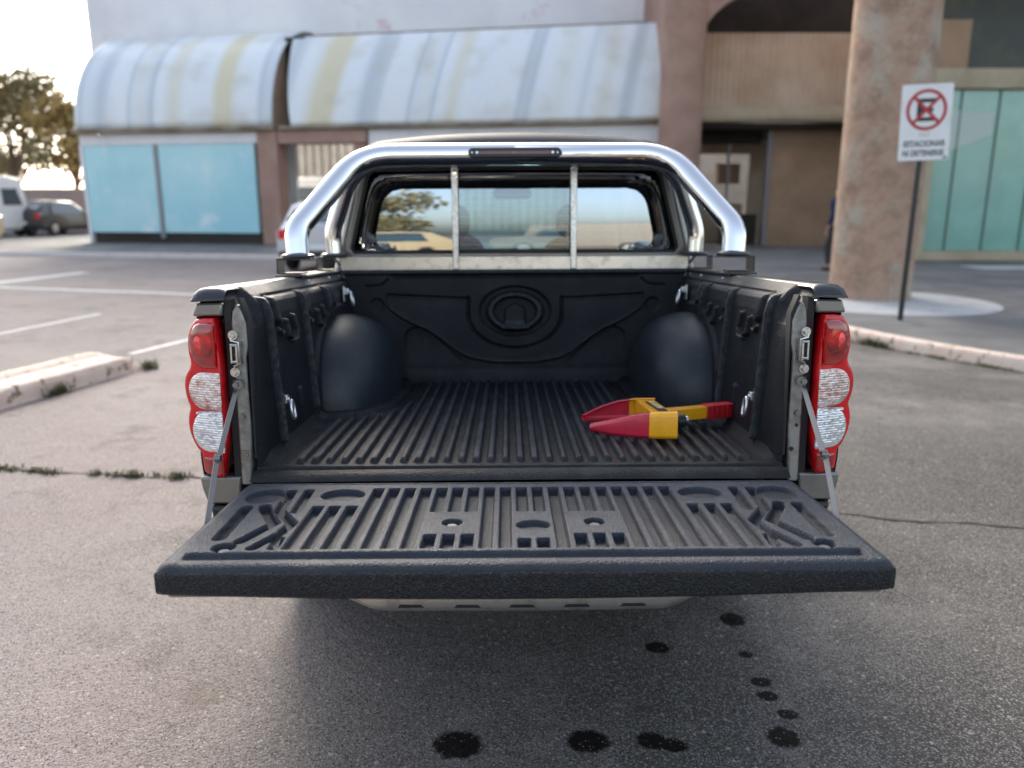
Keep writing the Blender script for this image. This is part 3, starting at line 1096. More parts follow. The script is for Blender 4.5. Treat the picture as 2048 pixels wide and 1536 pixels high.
# door jamb posts with latch strikers
for sgn in (-1, 1):
    mb = MB()
    out = [(.7705, -.055), (.7705, .395), (.766, .425), (.752, .444), (.742, .425), (.731, .392), (.731, .33), (.738, .30), (.736, .10), (.742, -.055)]
    mb.prism([(sgn * a, b_) for a, b_ in out], 'y', -.018, .03)
    post = mb.build('jamb_post', M['jamb'], truck, angle=40, bevel=0.005, seg=3)
    mb = MB()
    mb.prism([(sgn * a, b_) for a, b_ in [(.7715, -.06), (.7895, -.06), (.7895, .43), (.785, .452), (.7715, .456)]], 'y', -.012, .03)
    mb.prism([(sgn * a, b_) for a, b_ in [(.726, .02), (.7305, .02), (.7305, .40), (.742, .432), (.752, .455), (.745, .46), (.726, .41)]], 'y', -.014, .02)
    mb.build('rubber_seal', M['rubber'], truck, angle=40)
    # striker: a bent loop on two bolts
    mb = MB()
    x0 = sgn * .768
    mb.ribbon([(x0 + sgn * .004, -.022, .372), (x0 + sgn * .002, -.022, .348), (x0 - sgn * .020, -.030, .344), (x0 - sgn * .022, -.031, .288),
               (x0 - sgn * .004, -.025, .280), (x0 - sgn * .002, -.022, .252)], (0, 1, 0.0), .018, .0045)
    mb.box(x0 - sgn * .018 - .0022, x0 - sgn * .018 + .0022, -.052, -.022, .290, .342)
    mb.box(x0 - sgn * .004 - .0022, x0 - sgn * .004 + .0022, -.052, -.022, .290, .342)
    mb.tube(fillet([(x0 - sgn * .018, -.05, .338), (x0 - sgn * .004, -.05, .338)], 0), .004, 8)
    mb.tube([(x0 - sgn * .018, -.05, .294), (x0 - sgn * .004, -.05, .294)], .004, 8)
    for zz in (.362, .262):
        mb.cyl((x0 - sgn * .002, -.018, zz), (x0 - sgn * .002, -.026, zz), .013, 14)
        mb.cyl((x0 - sgn * .002, -.026, zz), (x0 - sgn * .002, -.036, zz), .0075, 6)
    mb.build('latch_striker', M['steel'], truck, angle=35)
    mb = MB()
    mb.cyl((sgn * .757, -.019, .140), (sgn * .757, -.027, .140), .008, 12)
    mb.build('jamb_bolt', M['strap'], truck)
    if sgn < 0:
        mb = MB()
        mb.box(-.765, -.738, -.023, -.0185, .018, .045)
        mb.cyl((-.750, -.023, .032), (-.750, -.027, .032), .006, 10)
        mb.build('jamb_plate', M['strap'], truck, bevel=0.001)
    else:
        for (xx, zz, r_) in ((.746, .038, .0065), (.757, .105, .005)):
            mb = MB()
            mb.cyl((xx, -.0165, zz), (xx, -.0195, zz), r_, 14)
            mb.build('drain_hole', M['black'], truck)

# tail lamps
OUT = [(.793, .408), (.858, .408), (.876, .392), (.889, .368), (.895, .338), (.894, .312), (.888, .288), (.893, .272), (.906, .256), (.914, .232),
       (.914, .208), (.909, .184), (.900, .163), (.907, .145), (.911, .122), (.909, .098), (.901, .073), (.888, .050), (.874, .038),
       (.872, .008), (.868, -.024), (.793, -.024)]


def smooth_closed(pts, k=2):
    for _ in range(k):
        q = []
        n = len(pts)
        for i in range(n):
            a, b_ = pts[i], pts[(i + 1) % n]
            q += [(a[0] * .75 + b_[0] * .25, a[1] * .75 + b_[1] * .25), (a[0] * .25 + b_[0] * .75, a[1] * .25 + b_[1] * .75)]
        pts = q
    return pts


def shrink(pts, d):
    cx = sum(p[0] for p in pts) / len(pts)
    n = len(pts)
    out = []
    area = sum(pts[i][0] * pts[(i + 1) % n][1] - pts[(i + 1) % n][0] * pts[i][1] for i in range(n))
    sg = 1 if area > 0 else -1
    for i in range(n):
        a, b_ = Vector(pts[i - 1]), Vector(pts[(i + 1) % n])
        t = (b_ - a).normalized()
        out.append((pts[i][0] - t.y * d * sg, pts[i][1] + t.x * d * sg))
    return out


outl = smooth_closed(OUT, 1)
for sgn in (-1, 1):
    lamp_root = None
    fl = lambda pts: [(sgn * a, b_) for a, b_ in pts]
    # body: flares from the inner wall out to the outline and wraps back along the side
    mb = MB()
    rings = [(0.010, -.052), (0.004, -.050), (0.0, -.044), (-.001, -.03), (0.003, .0), (0.012, .05), (.018, .14)]
    vs, fs = [], []
    n = len(outl)
    for (d, y) in rings:
        sh = shrink(outl, d)
        for (a, b_), (oa, ob) in zip(sh, outl):
            if oa < .80:
                a = min(a, .80)
            lim = 0.02 if oa < .80 else 1
            # the front face leans: outer side further forward of the truck
            lean = 0.39 * (oa - .80)
            vs.append((sgn * a, min(y + lean, .16) if oa > .80 else min(y + lean, .02), b_))
    for r_ in range(len(rings) - 1):
        for i in range(n):
            j = (i + 1) % n
            fs.append((r_ * n + i, r_ * n + j, (r_ + 1) * n + j, (r_ + 1) * n + i))
    fs.append(tuple(range(n)))
    mb.add(vs, fs)
    lamp = mb.build('tail_light', M['red_body'], truck, angle=50)

    def plate(pts, y, name, mat, dome=0.006, parent=lamp):
        """slightly domed lens plate following the lean of the lamp"""
        dn = []
        for (a, b_), (c_, d_) in zip(pts, pts[1:] + pts[:1]):
            q_ = max(1, int(math.hypot(c_ - a, d_ - b_) / .008))
            dn += [(a + (c_ - a) * i / q_, b_ + (d_ - b_) * i / q_) for i in range(q_)]
        pts = smooth_closed(dn, 1)
        m_ = len(pts)
        cx_, cz_ = sum(p[0] for p in pts) / m_, sum(p[1] for p in pts) / m_
        vs, fs = [], []
        for (d, dy) in ((0, .004), (0.0, -dome * .5), (.005, -dome), (.018, -dome * 1.3)):
            f_ = {0: 1.0, 0.0: 1.0, .005: .90, .018: .62}[d]
            for (oa, ob) in pts:
                a, b_ = cx_ + (oa - cx_) * f_, cz_ + (ob - cz_) * f_
                lean = 0.39 * (a - .80)
                vs.append((sgn * a, y + dy + lean, b_))
        for r_ in range(3):
            for i in range(m_):
                j = (i + 1) % m_
                fs.append((r_ * m_ + i, r_ * m_ + j, (r_ + 1) * m_ + j, (r_ + 1) * m_ + i))
        fs.append(tuple(3 * m_ + i for i in range(m_)))
        k = MB()
        k.add(vs, fs)
        return k.build(name, mat, parent, angle=50)

    arc = lambda cx, cz, rx, rz, a0, a1, n_: [(cx + rx * math.cos(R(a0 + (a1 - a0) * i / n_)), cz + rz * math.sin(R(a0 + (a1 - a0) * i / n_))) for i in range(n_ + 1)]
    plate([(.797, .162)] + arc(.848, .213, .049, .051, -90, 90, 10) + [(.797, .264)], -.052, 'indicator_lens', M['clear_warm'])
    plate([(.797, .046)] + arc(.845, .101, .049, .055, -90, 90, 10) + [(.797, .156)], -.052, 'reversing_lens', M['clear_cold'])
    # white rims round the clear lenses
    mb = MB()
    for zz in (.158,):
        mb.box(min(sgn * .798, sgn * .866), max(sgn * .798, sgn * .866), -.0565, -.046, zz - .0035, zz + .0025)
    mb.build('lens_rim', M['clear_cold'], lamp)
    plate([(.800, .276)] + arc(.846, .336, .037, .060, -90, 90, 10) + [(.800, .398)], -.053, 'brake_lens', M['red_lens'], 0.012)
    mb = MB()
    mb.sphere((sgn * .838, -.046, .338), (.026, .006, .034), 20, 10)
    mb.build('brake_reflector', M['bowl'], lamp)
    plate([(.803, -.014), (.858, -.014), (.862, .028), (.803, .034)], -.051, 'fog_lens', M['red_lens'], 0.004)

# tailgate, lowered: moulded top, rounded lip, leathery edge
gate = empty('tailgate')
gate.parent = truck
xs = np.linspace(-.722, .722, 620)
ys = np.linspace(-.664, -.108, 260)
X, Y = np.meshgrid(xs, ys)
H_ = np.zeros_like(X)


def cut(d, depth=.019, w=.004):
    global H_
    H_ = np.minimum(H_, -depth * sm(d, w))


gp, gw = .0405, .0125
for k in range(-9, 10):
    cx = k * gp
    if k in (-5, -4, -3, 3, 4, 5):
        cut(d_box(X, Y, cx, -.262, gw, .092, .003))
        cut(d_box(X, Y, cx, -.540, gw, .040, .003))
    elif k in (0, 1):
        cut(d_box(X, Y, cx, -.262, gw, .092, .003))
        cut(d_box(X, Y, cx, -.553, gw, .027, .003))
    else:
        cut(d_box(X, Y, cx, -.375, gw, .205, .003))
for s_ in (-1, 1):
    for k in (10, 11, 12):
        cut(d_box(X, Y, s_ * (k * gp + .002), -.444, gw, .136, .003))
    cut(d_ell(X, Y, s_ * .447, -.223, .053, .046), .014)
    cut(d_ell(X, Y, s_ * .637, -.228, .048, .055), .012)
    cut(d_seg(X, Y, [(s_ * .541, -.185), (s_ * .533, -.345)], .023))
    cut(d_seg(X, Y, [(s_ * .616, -.306), (s_ * .608, -.33), (s_ * .560, -.425), (s_ * .600, -.535)], .026))
    cut(d_seg(X, Y, [(s_ * .584, -.19), (s_ * .574, -.335), (s_ * .520, -.425), (s_ * .527, -.485), (s_ * .562, -.572)], .024))
    cut(d_seg(X, Y, [(s_ * .522, -.52), (s_ * .519, -.572)], .022))
    cut(d_seg(X, Y, [(s_ * .657, -.315), (s_ * .650, -.515)], .027))
    cut(np.hypot(X - s_ * .622, Y + .567) - .024, .016)
    cut(np.hypot(X - s_ * .160, Y + .427) - .022, .016)
cut(d_ell(X, Y, .022, -.447, .037, .030), .012)
# step and rounded lip at the outer end, rolled side edges, low hinge edge
H_ -= .012 * np.clip((-.592 - Y) / .010, 0, 1) * (1 - .85 * np.clip((-.612 - Y) / .020, 0, 1)) * sm(np.abs(X) - .684, .010)
H_ -= .014 * np.clip((-.643 - Y) / .021, 0, 1) ** 2
H_ -= .010 * np.clip((np.abs(X) - .700) / .022, 0, 1) ** 2
H_ -= .016 * np.clip((Y + .125) / .017, 0, 1) ** 1.5
H_ -= .004 * sm(np.abs(Y + .133) - .002, .004)
mb = MB()
mb.grid(np.stack([X, Y, H_ - .0195], -1))
set_scuff_highlight(mb.build('gate_liner', M['gate'], gate, angle=180, recalc=False), np.clip((H_ + .006) / .005, 0, 1))  # relief shading partly painted: scuffed ridge tops paler than the grooves
# edge: rounded front apron and sides
mb = MB()
sec = [(-.6642, -.0338), (-.6675, -.037), (-.6690, -.043), (-.6665, -.072), (-.662, -.079), (-.652, -.082), (-.60, -.083)]
N = 120
P = np.zeros((len(sec), N, 3))
for i, (y, z) in enumerate(sec):
    for j, x in enumerate(np.linspace(-.7245, .7245, N)):
        e_ = max(0, (abs(x) - .712) / .0125)
        P[i, j] = (x, y + .006 * e_ ** 2 - .004 * (1 - (x / .72) ** 2), z - .013 * (1 - (x / .72) ** 2) * (i > 2))
mb.grid(P)
for s_ in (-1, 1):
    out = [(-.662, -.035), (-.64, -.030), (-.12, -.030), (-.112, -.05), (-.112, -.082), (-.60, -.0835), (-.652, -.0825), (-.6585, -.079), (-.6625, -.072), (-.664, -.043)]
    mb.prism(out, 'x', s_ * .7195, s_ * .7245)
mb.build('gate_edge', M['gate_edge'], gate, angle=50)
mb = MB()
mb.box(-.715, .715, -.64, -.115, -.098, -.0745)
mb.build('outer_panel', M['paint'], gate, bevel=0.008)
for (bx, by) in ((-.16, -.427), (.16, -.427), (-.62, -.570), (.62, -.570)):
    mb = MB()
    mb.lathe([(0, .0085), (.0105, .0085), (.013, .006), (.014, 0), (.014, -.01)], (bx, by - .002, -.0345), 18)
    mb.build('liner_bolt', M['bolt_grey'], gate)
for s_ in (-1, 1):
    mb = MB()
    mb.sphere((s_ * .729, -.575, -.052), (.006, .018, .012), 14, 8)
    mb.build('side_buffer', M['rubber'], gate)
# folding stay straps
for s_ in (-1, 1):
    mb = MB()
    a, b_, c = Vector((s_ * .762, -.040, .215)), Vector((s_ * .754, -.215, .075)), Vector((s_ * .731, -.375, -.062))
    mb.ribbon([a, a.lerp(b_, .1) , b_ + (b_ - a).normalized() * .012], (s_ * .75, -.42, .52), .013, .003)
    off = Vector((s_ * .0042, 0, 0))
    mb.ribbon([b_ + off - (c - b_).normalized() * .012, b_.lerp(c, .5) + off, c + off], (s_ * .75, -.42, .52), .013, .003)
    mb.cyl(b_ - Vector((s_ * .006, 0, 0)), b_ + Vector((s_ * .010, 0, 0)), .009, 12)
    mb.cyl((s_ * .766, -.018, .232), (s_ * .752, -.048, .232), .012, 14)
    mb.cyl((s_ * .757, -.048, .232), (s_ * .757, -.058, .232), .008, 6)
    mb.ribbon([(s_ * .760, -.042, .240), a], (s_ * .75, -.42, .52), .013, .003)
    mb.cyl(c - Vector((s_ * .012, 0, 0)), c + Vector((s_ * .010, 0, 0)), .008, 12)
    mb.build('stay_strap', M['strap'], truck, angle=35)

# bumper
mb = MB()
xs = np.linspace(-.80, .80, 90)
P = np.zeros((9, 90, 3))
for j, x in enumerate(xs):
    a = abs(x)
    k = 1 - np.clip((a - .40) / .12, 0, 1)
    k = k * k * (3 - 2 * k)
    zb = -.306 - .022 * k + .004 * (a / .8) ** 2
    yr = -.215 + .035 * (a / .8) ** 2
    for i, (dy, z) in enumerate([(.20, -.14), (.02, -.14), (.0, -.16), (-.004, -.20), (-.003, zb + .055), (.0, zb + .03), (.008, zb + .01), (.03, zb), (.20, zb + .01)]):
        P[i, j] = (x, yr + dy, z)
mb.grid(P)
mb.build('rear_bumper', M['black'], truck, angle=60)
mb = MB()
xs = np.linspace(-.53, .53, 90)
P = np.zeros((8, 90, 3))
for j, x in enumerate(xs):
    a = abs(x)
    k = 1 - np.clip((a - .35) / .17, 0, 1)
    k = k * k * (3 - 2 * k)
    zb = -.2925 - .0425 * k
    zt = -.255 - .012 * k
    yr = -.232 + .03 * (a / .8) ** 2 + .02 * (1 - k)
    for i, (dy, f) in enumerate([(.03, 1.0), (.012, 1.0), (.003, .92), (.0, .75), (.0, .3), (.003, .1), (.012, 0), (.03, -.02)]):
        P[i, j] = (x, yr + dy, zb + (zt - zb) * f)
mb.grid(P)
trim = mb.build('bumper_trim', M['bumper_metal'], truck, angle=60)
for x in (-.285, -.14, .0, .14, .285):
    mb = MB()
    mb.prism([(x - .034, -.3195), (x - .028, -.3115), (x + .028, -.3115), (x + .034, -.3195)], 'y', -.2335 + .03 * (x / .8) ** 2 + (.010 if abs(x) > .2 else 0) * 0, -.225)
    mb.build('slot', M['black'], trim, bevel=.001)

# tie-down hooks
for s_ in (-1, 1):
    for (y, z, tilt) in ((.172, .120, 0), (1.165, .385, 1)):
        mb = MB()
        xw = s_ * (.706 if not tilt else .715)
        mb.box(min(xw, xw - s_ * .006), max(xw, xw - s_ * .006), y - .014, y + .016, z - .012, z + .05)
        mb.box(min(xw - s_ * .006, xw - s_ * .022), max(xw - s_ * .006, xw - s_ * .022), y - .010, y + .012, z + .018, z + .042)
        c = Vector((xw - s_ * .024, y - .004, z))
        pts = []
        for i in range(20):
            t = 2 * math.pi * i / 20
            rx, rz = .014, .027
            pts.append(c + Vector((-s_ * (.012 + .35 * rz * math.sin(t) * -.4), rx * math.cos(t) * 1.0, rz * math.sin(t))))
        mb.tube(pts, .0052, 8, closed=True)
        mb.cyl((xw - s_ * .006, y, z + .03), (xw - s_ * .027, y, z + .03), .007, 6)
        mb.build('tie_down_hook', M['zinc'], truck, angle=40, bevel=0.0015)

# roll bar
bar = empty('roll_bar')
bar.parent = truck
main_top = Vector((0, 1.16, .958))


def half(s_):
    return [(s_ * .822, .885, .565), (s_ * .830, .905, .66), (s_ * .622, 1.13, .955), (0, 1.165, .960)]


pathL = half(-1)
pathR = half(1)[::-1]
full = fillet(pathL[:-1] + [(0, 1.165, .962)] + pathR[1:], [0, .13, .13, .0, .13, .13, 0], 12)
mb = MB()
mb.tube(full, .0445, 32)
mb.build('main_hoop', M['chrome'], bar, angle=60)
full2 = fillet([(-.792, 1.372, .567), (-.795, 1.372, .66), (-.685, 1.335, .955), (0, 1.33, .982), (.685, 1.335, .955), (.795, 1.372, .66), (.792, 1.372, .567)],
               [0, .16, .17, 0, .17, .16, 0], 12)
mb = MB()
mb.tube(full2, .036, 28)
mb.build('rear_hoop', M['chrome'], bar, angle=60)
for s_ in (-1, 1):
    for (x, y, r_) in ((.822, .885, .062), (.792, 1.372, .055)):
        mb = MB()
        mb.lathe([(0, 0), (r_, 0), (r_ + .002, .004), (r_, .012), (r_ - .012, .016), (0, .016)], (s_ * x, y, .556), 28)
        mb.build('foot_flange', M['blackmetal'], bar)
    # stepped brackets clamped to the rail
    for (y0, y1, xa, xb) in ((.84, .94, .76, .893), (1.33, 1.42, .745, .862)):
        mb = MB()
        mb.box(min(s_ * xa, s_ * xb), max(s_ * xa, s_ * xb), y0, y1, .5495, .5555)
        mb.box(min(s_ * (xb - .006), s_ * xb), max(s_ * (xb - .006), s_ * xb), y0 + .002, y1 - .002, .4965, .5495)
        mb.box(min(s_ * .80, s_ * (xb - .006)), max(s_ * .80, s_ * (xb - .006)), y0, y1, .4965, .502)
        mb.build('foot_bracket', M['blackmetal'], bar, bevel=0.0015)
    mb = MB()
    mb.box(min(s_ * .778, s_ * .870), max(s_ * .778, s_ * .870), .74, 1.43, .4895, .4962)
    mb.box(min(s_ * .7745, s_ * .7785), max(s_ * .7745, s_ * .7785), .76, 1.41, .45, .492)
    mb.build('rail_plate', M['blackmetal'], bar, bevel=0.0015)
    for yb in (.82, 1.15, 1.34):
        mb = MB()
        mb.cyl((s_ * .7745, yb, .468), (s_ * .764, yb, .468), .010, 6)
        mb.build('clamp_bolt', M['zinc'], bar)
    # slanted brace between second foot and cab corner
    mb = MB()
    mb.ribbon([(s_ * .80, 1.40, .552), (s_ * .765, 1.425, .497)], (0, 1, 0), .05, .004)
    mb.build('brace', M['steel'], bar)
# high-level brake lamp on the hoop
mb = MB()
mb.prism(rrect(0, .962, .370, .038, .0188, 8), 'y', 1.100, 1.150)
hb = mb.build('brake_light', M['black'], bar, angle=40, bevel=0.003)
mb = MB()
mb.prism(rrect(0, .961, .286, .014, .005, 4), 'y', 1.0965, 1.101)
mb.build('red_strip', pbr('dull red strip', (0.115, 0.018, 0.022), 0.25, coat=0.6, bump=[('wavex', 160, .15, .002)]), hb, bevel=0.001)
for x in (-.150, .150):
    mb2 = MB()
    mb2.cyl((x, 1.1005, .962), (x, 1.0965, .962), .005, 14)
    mb2.cyl((x * 1.13, 1.1005, .962), (x * 1.13, 1.0985, .962), .0035, 10)
    mb2.build('screw', M['zinc'], hb)


def text_obj(name, body, size, mat, parent, loc, rot, extrude=0.0008, sx=1.0, spacing=1.0, bold=0.0):
    c = bpy.data.curves.new(name, 'FONT')
    c.body = body
    c.size = size
    c.extrude = extrude
    c.align_x = 'CENTER'
    c.align_y = 'CENTER'
    c.space_character = spacing
    c.offset = bold
    tmp = bpy.data.objects.new('tmp_text', c)
    COL.objects.link(tmp)
    dg = bpy.context.evaluated_depsgraph_get()
    me = bpy.data.meshes.new_from_object(tmp.evaluated_get(dg))
    bpy.data.objects.remove(tmp)
    me.materials.clear()
    me.materials.append(mat)
    me.name = name
    o = bpy.data.objects.new(name, me)
    COL.objects.link(o)
    o.parent = parent
    o.location = loc
    o.rotation_euler = rot
    o.scale = (sx, 1, 1)
    return o


text_obj('lettering', 'Ulma', .012, pbr('faint lamp lettering', (.45, .22, .22), .4), hb, (0, 1.0962, .961), (R(90), 0, 0), .0003)

# cab: back panel with window opening
cab = empty('cab')
cab.parent = truck


def cab_y(z):
    return 1.452 - .018 * (z - .5) / .45


outer = fillet([(-.80, .0, 0), (-.80, .50, 0), (-.775, .60, 0), (-.685, .93, 0), (-.60, .985, 0), (-.3, 1.008, 0), (0, 1.014, 0), (.3, 1.008, 0), (.60, .985, 0), (.685, .93, 0), (.775, .60, 0), (.80, .50, 0), (.80, .0, 0)],
               [0, .05, .2, .08, .1, .2, .3, .2, .1, .08, .2, .05, 0], 4)
win = fillet([(-.1, .562, 0), (-.745, .562, 0), (-.735, .60, 0), (-.655, .905, 0), (-.63, .938, 0), (0, .945, 0), (.63, .938, 0), (.655, .905, 0), (.735, .60, 0), (.745, .562, 0), (.1, .562, 0)],
             [0, .03, .06, .07, .07, .5, .07, .07, .06, .03, 0], 5)


def resample(pts, n, closed=True):
    P_ = [Vector(p) for p in pts]
    if closed:
        P_.append(P_[0])
    L = [0]
    for a, b_ in zip(P_[:-1], P_[1:]):
        L.append(L[-1] + (b_ - a).length)
    out = []
    for i in range(n):
        t = L[-1] * i / (n if closed else n - 1)
        k = max(j for j in range(len(L)) if L[j] <= t + 1e-9)
        k = min(k, len(P_) - 2)
        f = (t - L[k]) / max(1e-9, L[k + 1] - L[k])
        out.append(P_[k].lerp(P_[k + 1], f))
    return out


# both outlines by angle around the window centre so the frame faces stay tidy
def by_angle(pts, n, c=(0, .75)):
    dense = resample(pts, 1500)
    ang = sorted([(math.atan2(p.y - c[1], p.x - c[0]), p) for p in dense], key=lambda q: q[0])
    out = []
    k = 0
    for i in range(n):
        t = -math.pi + 2 * math.pi * (i + .5) / n
        q = min(ang, key=lambda w: abs(w[0] - t))
        out.append((q[1].x, q[1].y))
    return out


ow, iw = by_angle(outer, 160), by_angle(win, 160)
mb = MB()
ring_between(mb, ow, iw, lambda p, t: (p[0], cab_y(p[1]) + t, p[1]), 0.0, .03)
mb.build('rear_panel', M['paint'], cab, angle=40, bevel=0.004)
# raised grey frame strip round the window
mb = MB()
f_out = shrink(iw, -.018)
ring_between(mb, f_out, shrink(iw, .004), lambda p, t: (p[0], cab_y(p[1]) + t, p[1]), -.010, .012)
mb.build('window_frame', M['paint'], cab, angle=40, bevel=0.003)
mb = MB()
ring_between(mb, shrink(iw, .0035), shrink(iw, .016), lambda p, t: (p[0], cab_y(p[1]) + t, p[1]), -.004, .012)
mb.build('window_rubber', M['rubber'], cab, angle=40)
# outer clear glass, inner tinted pane with heater wires, black inner trim
pin = rrect(0, .715, 1.27, .268, .075, 10)
pin = [(x * (1 - .10 * (z - .58) / .27), z) for x, z in pin]
win_pts = shrink(iw, .004)
ROWS = []
pin_pts = by_angle([(x, z, 0) for x, z in pin], 160, (0, .72))
mb = MB()
ring_between(mb, win_pts, pin_pts, lambda p, t: (p[0], cab_y(p[1]) + t, p[1]), .005, .009)
mb.build('window_border', M['pane'], cab, angle=180)
mb = MB()
rows = []
for z in np.linspace(.5825, .8475, 22):
    dz_ = max(0.0, abs(z - .715) - .134 + .075)
    w = (.56 + math.sqrt(max(0, .075 ** 2 - dz_ ** 2))) * (1 - .10 * (z - .58) / .27)
    ROWS.append((w, z))
    rows.append([(t * w, cab_y(z) + .004 - .014 * (z - .58) + .16 * max(0, z - .60) ** 2, z) for t in np.linspace(-1, 1, 12)])
for (nm, mt, fa, fb) in (('rear_window', M['film'], lambda w: -w, lambda w: -.262), ('rear_window', M['film'], lambda w: .262, lambda w: w),
                       ('rear_window', M['clearpane'], lambda w: -.26, lambda w: .26)):
    mb = MB()
    mb.grid(np.array([[(fa(w) + (fb(w) - fa(w)) * t, cab_y(z) + .004 - .014 * (z - .58) + .16 * max(0, z - .60) ** 2, z) for t in np.linspace(0, 1, 8)] for w, z in ROWS]))
    rw = mb.build(nm, mt, cab, angle=180)
mb = MB()
for k in range(8):
    z = .605 + k * .031
    w = .61 - .05 * (z - .58) / .27
    mb.box(-w, w, cab_y(z) + .0044 - .014 * (z - .58) + .16 * max(0, z - .60) ** 2, cab_y(z) + .005 - .014 * (z - .58) + .16 * max(0, z - .60) ** 2, z - .0006, z + .0006)
mb.build('heater_wire', M['heater'], rw)
mb = MB()
tr_out = shrink(iw, -.05)
pin2 = rrect(0, .715, 1.30, .285, .08, 10)
pin2 = [(x * (1 - .10 * (z - .58) / .27), z) for x, z in pin2]
ring_between(mb, tr_out, by_angle([(x, z, 0) for x, z in pin2], 160, (0, .72)), lambda p, t: (p[0], cab_y(p[1]) + t, p[1]), .055, .085)
mb.build('inner_trim', M['dark_in'], cab, angle=40)
for s_ in (-1, 1):
    mb = MB()
    mb.ribbon([(s_ * .672, 1.475, .60), (s_ * .652, 1.475, .70), (s_ * .628, 1.475, .80)], (1, 0, 0.2), .032, .003)
    mb.build('seat_belt', M['belt'], cab)
# guard bars standing in front of the rear window
for s_ in (-1, 1):
    mb = MB()
    mb.box(s_ * .261 - .014, s_ * .261 + .014, 1.405, 1.432, .497, .935)
    mb.build('guard_bar', M['steel'], truck, bevel=0.003)
# lower grey sill panel of the guard
mb = MB()
mb.box(-.775, .775, 1.412, 1.4215, .492, .553)
mb.build('guard_panel', M['bumper_metal'], truck, bevel=0.003)

# roof
mb = MB()
ys = np.array([1.452, 1.47, 1.52, 1.62, 1.8, 2.1, 2.4, 2.62, 2.72])
crown = np.array([.99, 1.035, 1.075, 1.11, 1.135, 1.145, 1.135, 1.10, 1.05])
half_w = np.array([.62, .665, .69, .705, .71, .705, .69, .65, .60])
P = np.zeros((len(ys), 33, 3))
for j in range(len(ys)):
    for i, t in enumerate(np.linspace(-1, 1, 33)):
        drop = .045 * abs(t) ** 2.2 + .03 * max(0, abs(t) - .9) / .1
        P[j, i] = (t * half_w[j], ys[j], crown[j] - drop)
mb.grid(P)
Pb = P.copy()
Pb[..., 2] -= .03
Pb[..., 0] *= .97
mb.grid(Pb, flip=True)
mb.build('roof', M['paint_dark'], cab, angle=40)
for s_ in (-1, 1):
    # rails over the doors, pillars
    mb = MB()
    mb.tube([(s_ * .645, 1.50, .985), (s_ * .665, 1.9, 1.025), (s_ * .655, 2.4, 1.02), (s_ * .62, 2.70, .985)], .035, 10)
    mb.tube([(s_ * .62, 2.70, .985), (s_ * .70, 3.05, .77), (s_ * .765, 3.42, .50)], .032, 10)
    mb.tube([(s_ * .66, 2.25, 1.01), (s_ * .76, 2.28, .50)], .034, 10)
    mb.tube([(s_ * .645, 1.50, .985), (s_ * .715, 1.50, .75), (s_ * .78, 1.50, .48)], .045, 10)
    mb.build('pillar', M['paint'], cab, angle=50)
# windscreen and door windows
mb = MB()
rows = []
for t in np.linspace(0, 1, 6):
    w = .62 + (.76 - .62) * t
    rows.append([(x * w, 2.70 + .72 * t + .05 * (1 - x * x), .99 - .49 * t) for x in np.linspace(-1, 1, 12)])
mb.grid(np.array(rows))
mb.build('windshield', M['windshield'], cab, angle=180)
for s_ in (-1, 1):
    for (a, b_) in ((1.53, 2.24), (2.29, 2.95)):
        mb = MB()
        f2 = lambda y: .98 if y < 2.6 else .98 - .30 * (y - 2.6) / .35
        mb.add([(s_ * .79, a, .50), (s_ * .79, b_, .50), (s_ * .70, b_, f2(b_) - .05), (s_ * .68, a, .96)], [(0, 1, 2, 3)])
        mb.build('door_window', M['pane'], cab)
# cab lower body, bonnet, front
mb = MB()
st = [(1.42, .80, .88, .50), (1.5, .82, .90, .50), (2.3, .83, .905, .50), (3.3, .82, .905, .49), (3.45, .80, .90, .47), (4.3, .77, .89, .42), (4.75, .70, .86, .35), (4.92, .62, .78, .22)]
rows = []
for (y, wt, wm, zt) in st:
    rows.append([(-wm * .96, y, -.34), (-wm, y, -.12), (-wm, y, .2), (-wm * .985, y, zt - .08), (-wt, y, zt)] +
                ([(-wt * .5, y, zt + .04), (0, y, zt + .055), (wt * .5, y, zt + .04)] if y > 3.4 else [(-wt * .96, y, zt - .04), (0, y, zt - .3), (wt * .96, y, zt - .04)]) +
                [(wt, y, zt), (wm * .985, y, zt - .08), (wm, y, .2), (wm, y, -.12), (wm * .96, y, -.34)])
P = np.array(rows)
mb.grid(P)
mb.add([tuple(p) for p in P[-1]], [tuple(range(13))])
mb.build('body', M['paint'], truck, angle=40)
mb = MB()
mb.box(-.80, .80, .02, 4.7, -.30, -.13)
mb.box(-.62, .62, -.0, .5, -.33, -.25)
mb.build('chassis', M['black'], truck)
# interior
mb = MB()
mb.sphere((0, 3.15, .36), (.74, .30, .17), 28, 12, e=3)
mb.box(-.74, .74, 3.1, 3.4, .1, .44)
mb.build('dashboard', M['dark_in'], cab, angle=50)
for s_ in (-1, 1):
    mb = MB()
    mb.sphere((s_ * .37, 2.28, .32), (.25, .075, .34), 24, 14, e=3.2)
    mb.sphere((s_ * .37, 2.25, .73), (.135, .055, .10), 20, 12, e=3)
    mb.cyl((s_ * .37 - .05, 2.26, .60), (s_ * .37 - .05, 2.25, .70), .008, 8)
    mb.cyl((s_ * .37 + .05, 2.26, .60), (s_ * .37 + .05, 2.25, .70), .008, 8)
    mb.build('front_seat', M['seat'], cab, angle=60)
mb = MB()
mb.sphere((0, 1.60, .30), (.66, .07, .29), 30, 14, e=4)
mb.build('rear_bench', M['seat'], cab, angle=60)
mb = MB()
mb.tube([(-.36 + .185 * math.cos(t), 2.86 + .07 * math.sin(t), .52 + .17 * math.sin(t)) for t in np.linspace(0, 2 * math.pi, 28, endpoint=False)], .014, 8, closed=True)
mb.box(-.52, -.20, 2.86, 2.88, .505, .535)
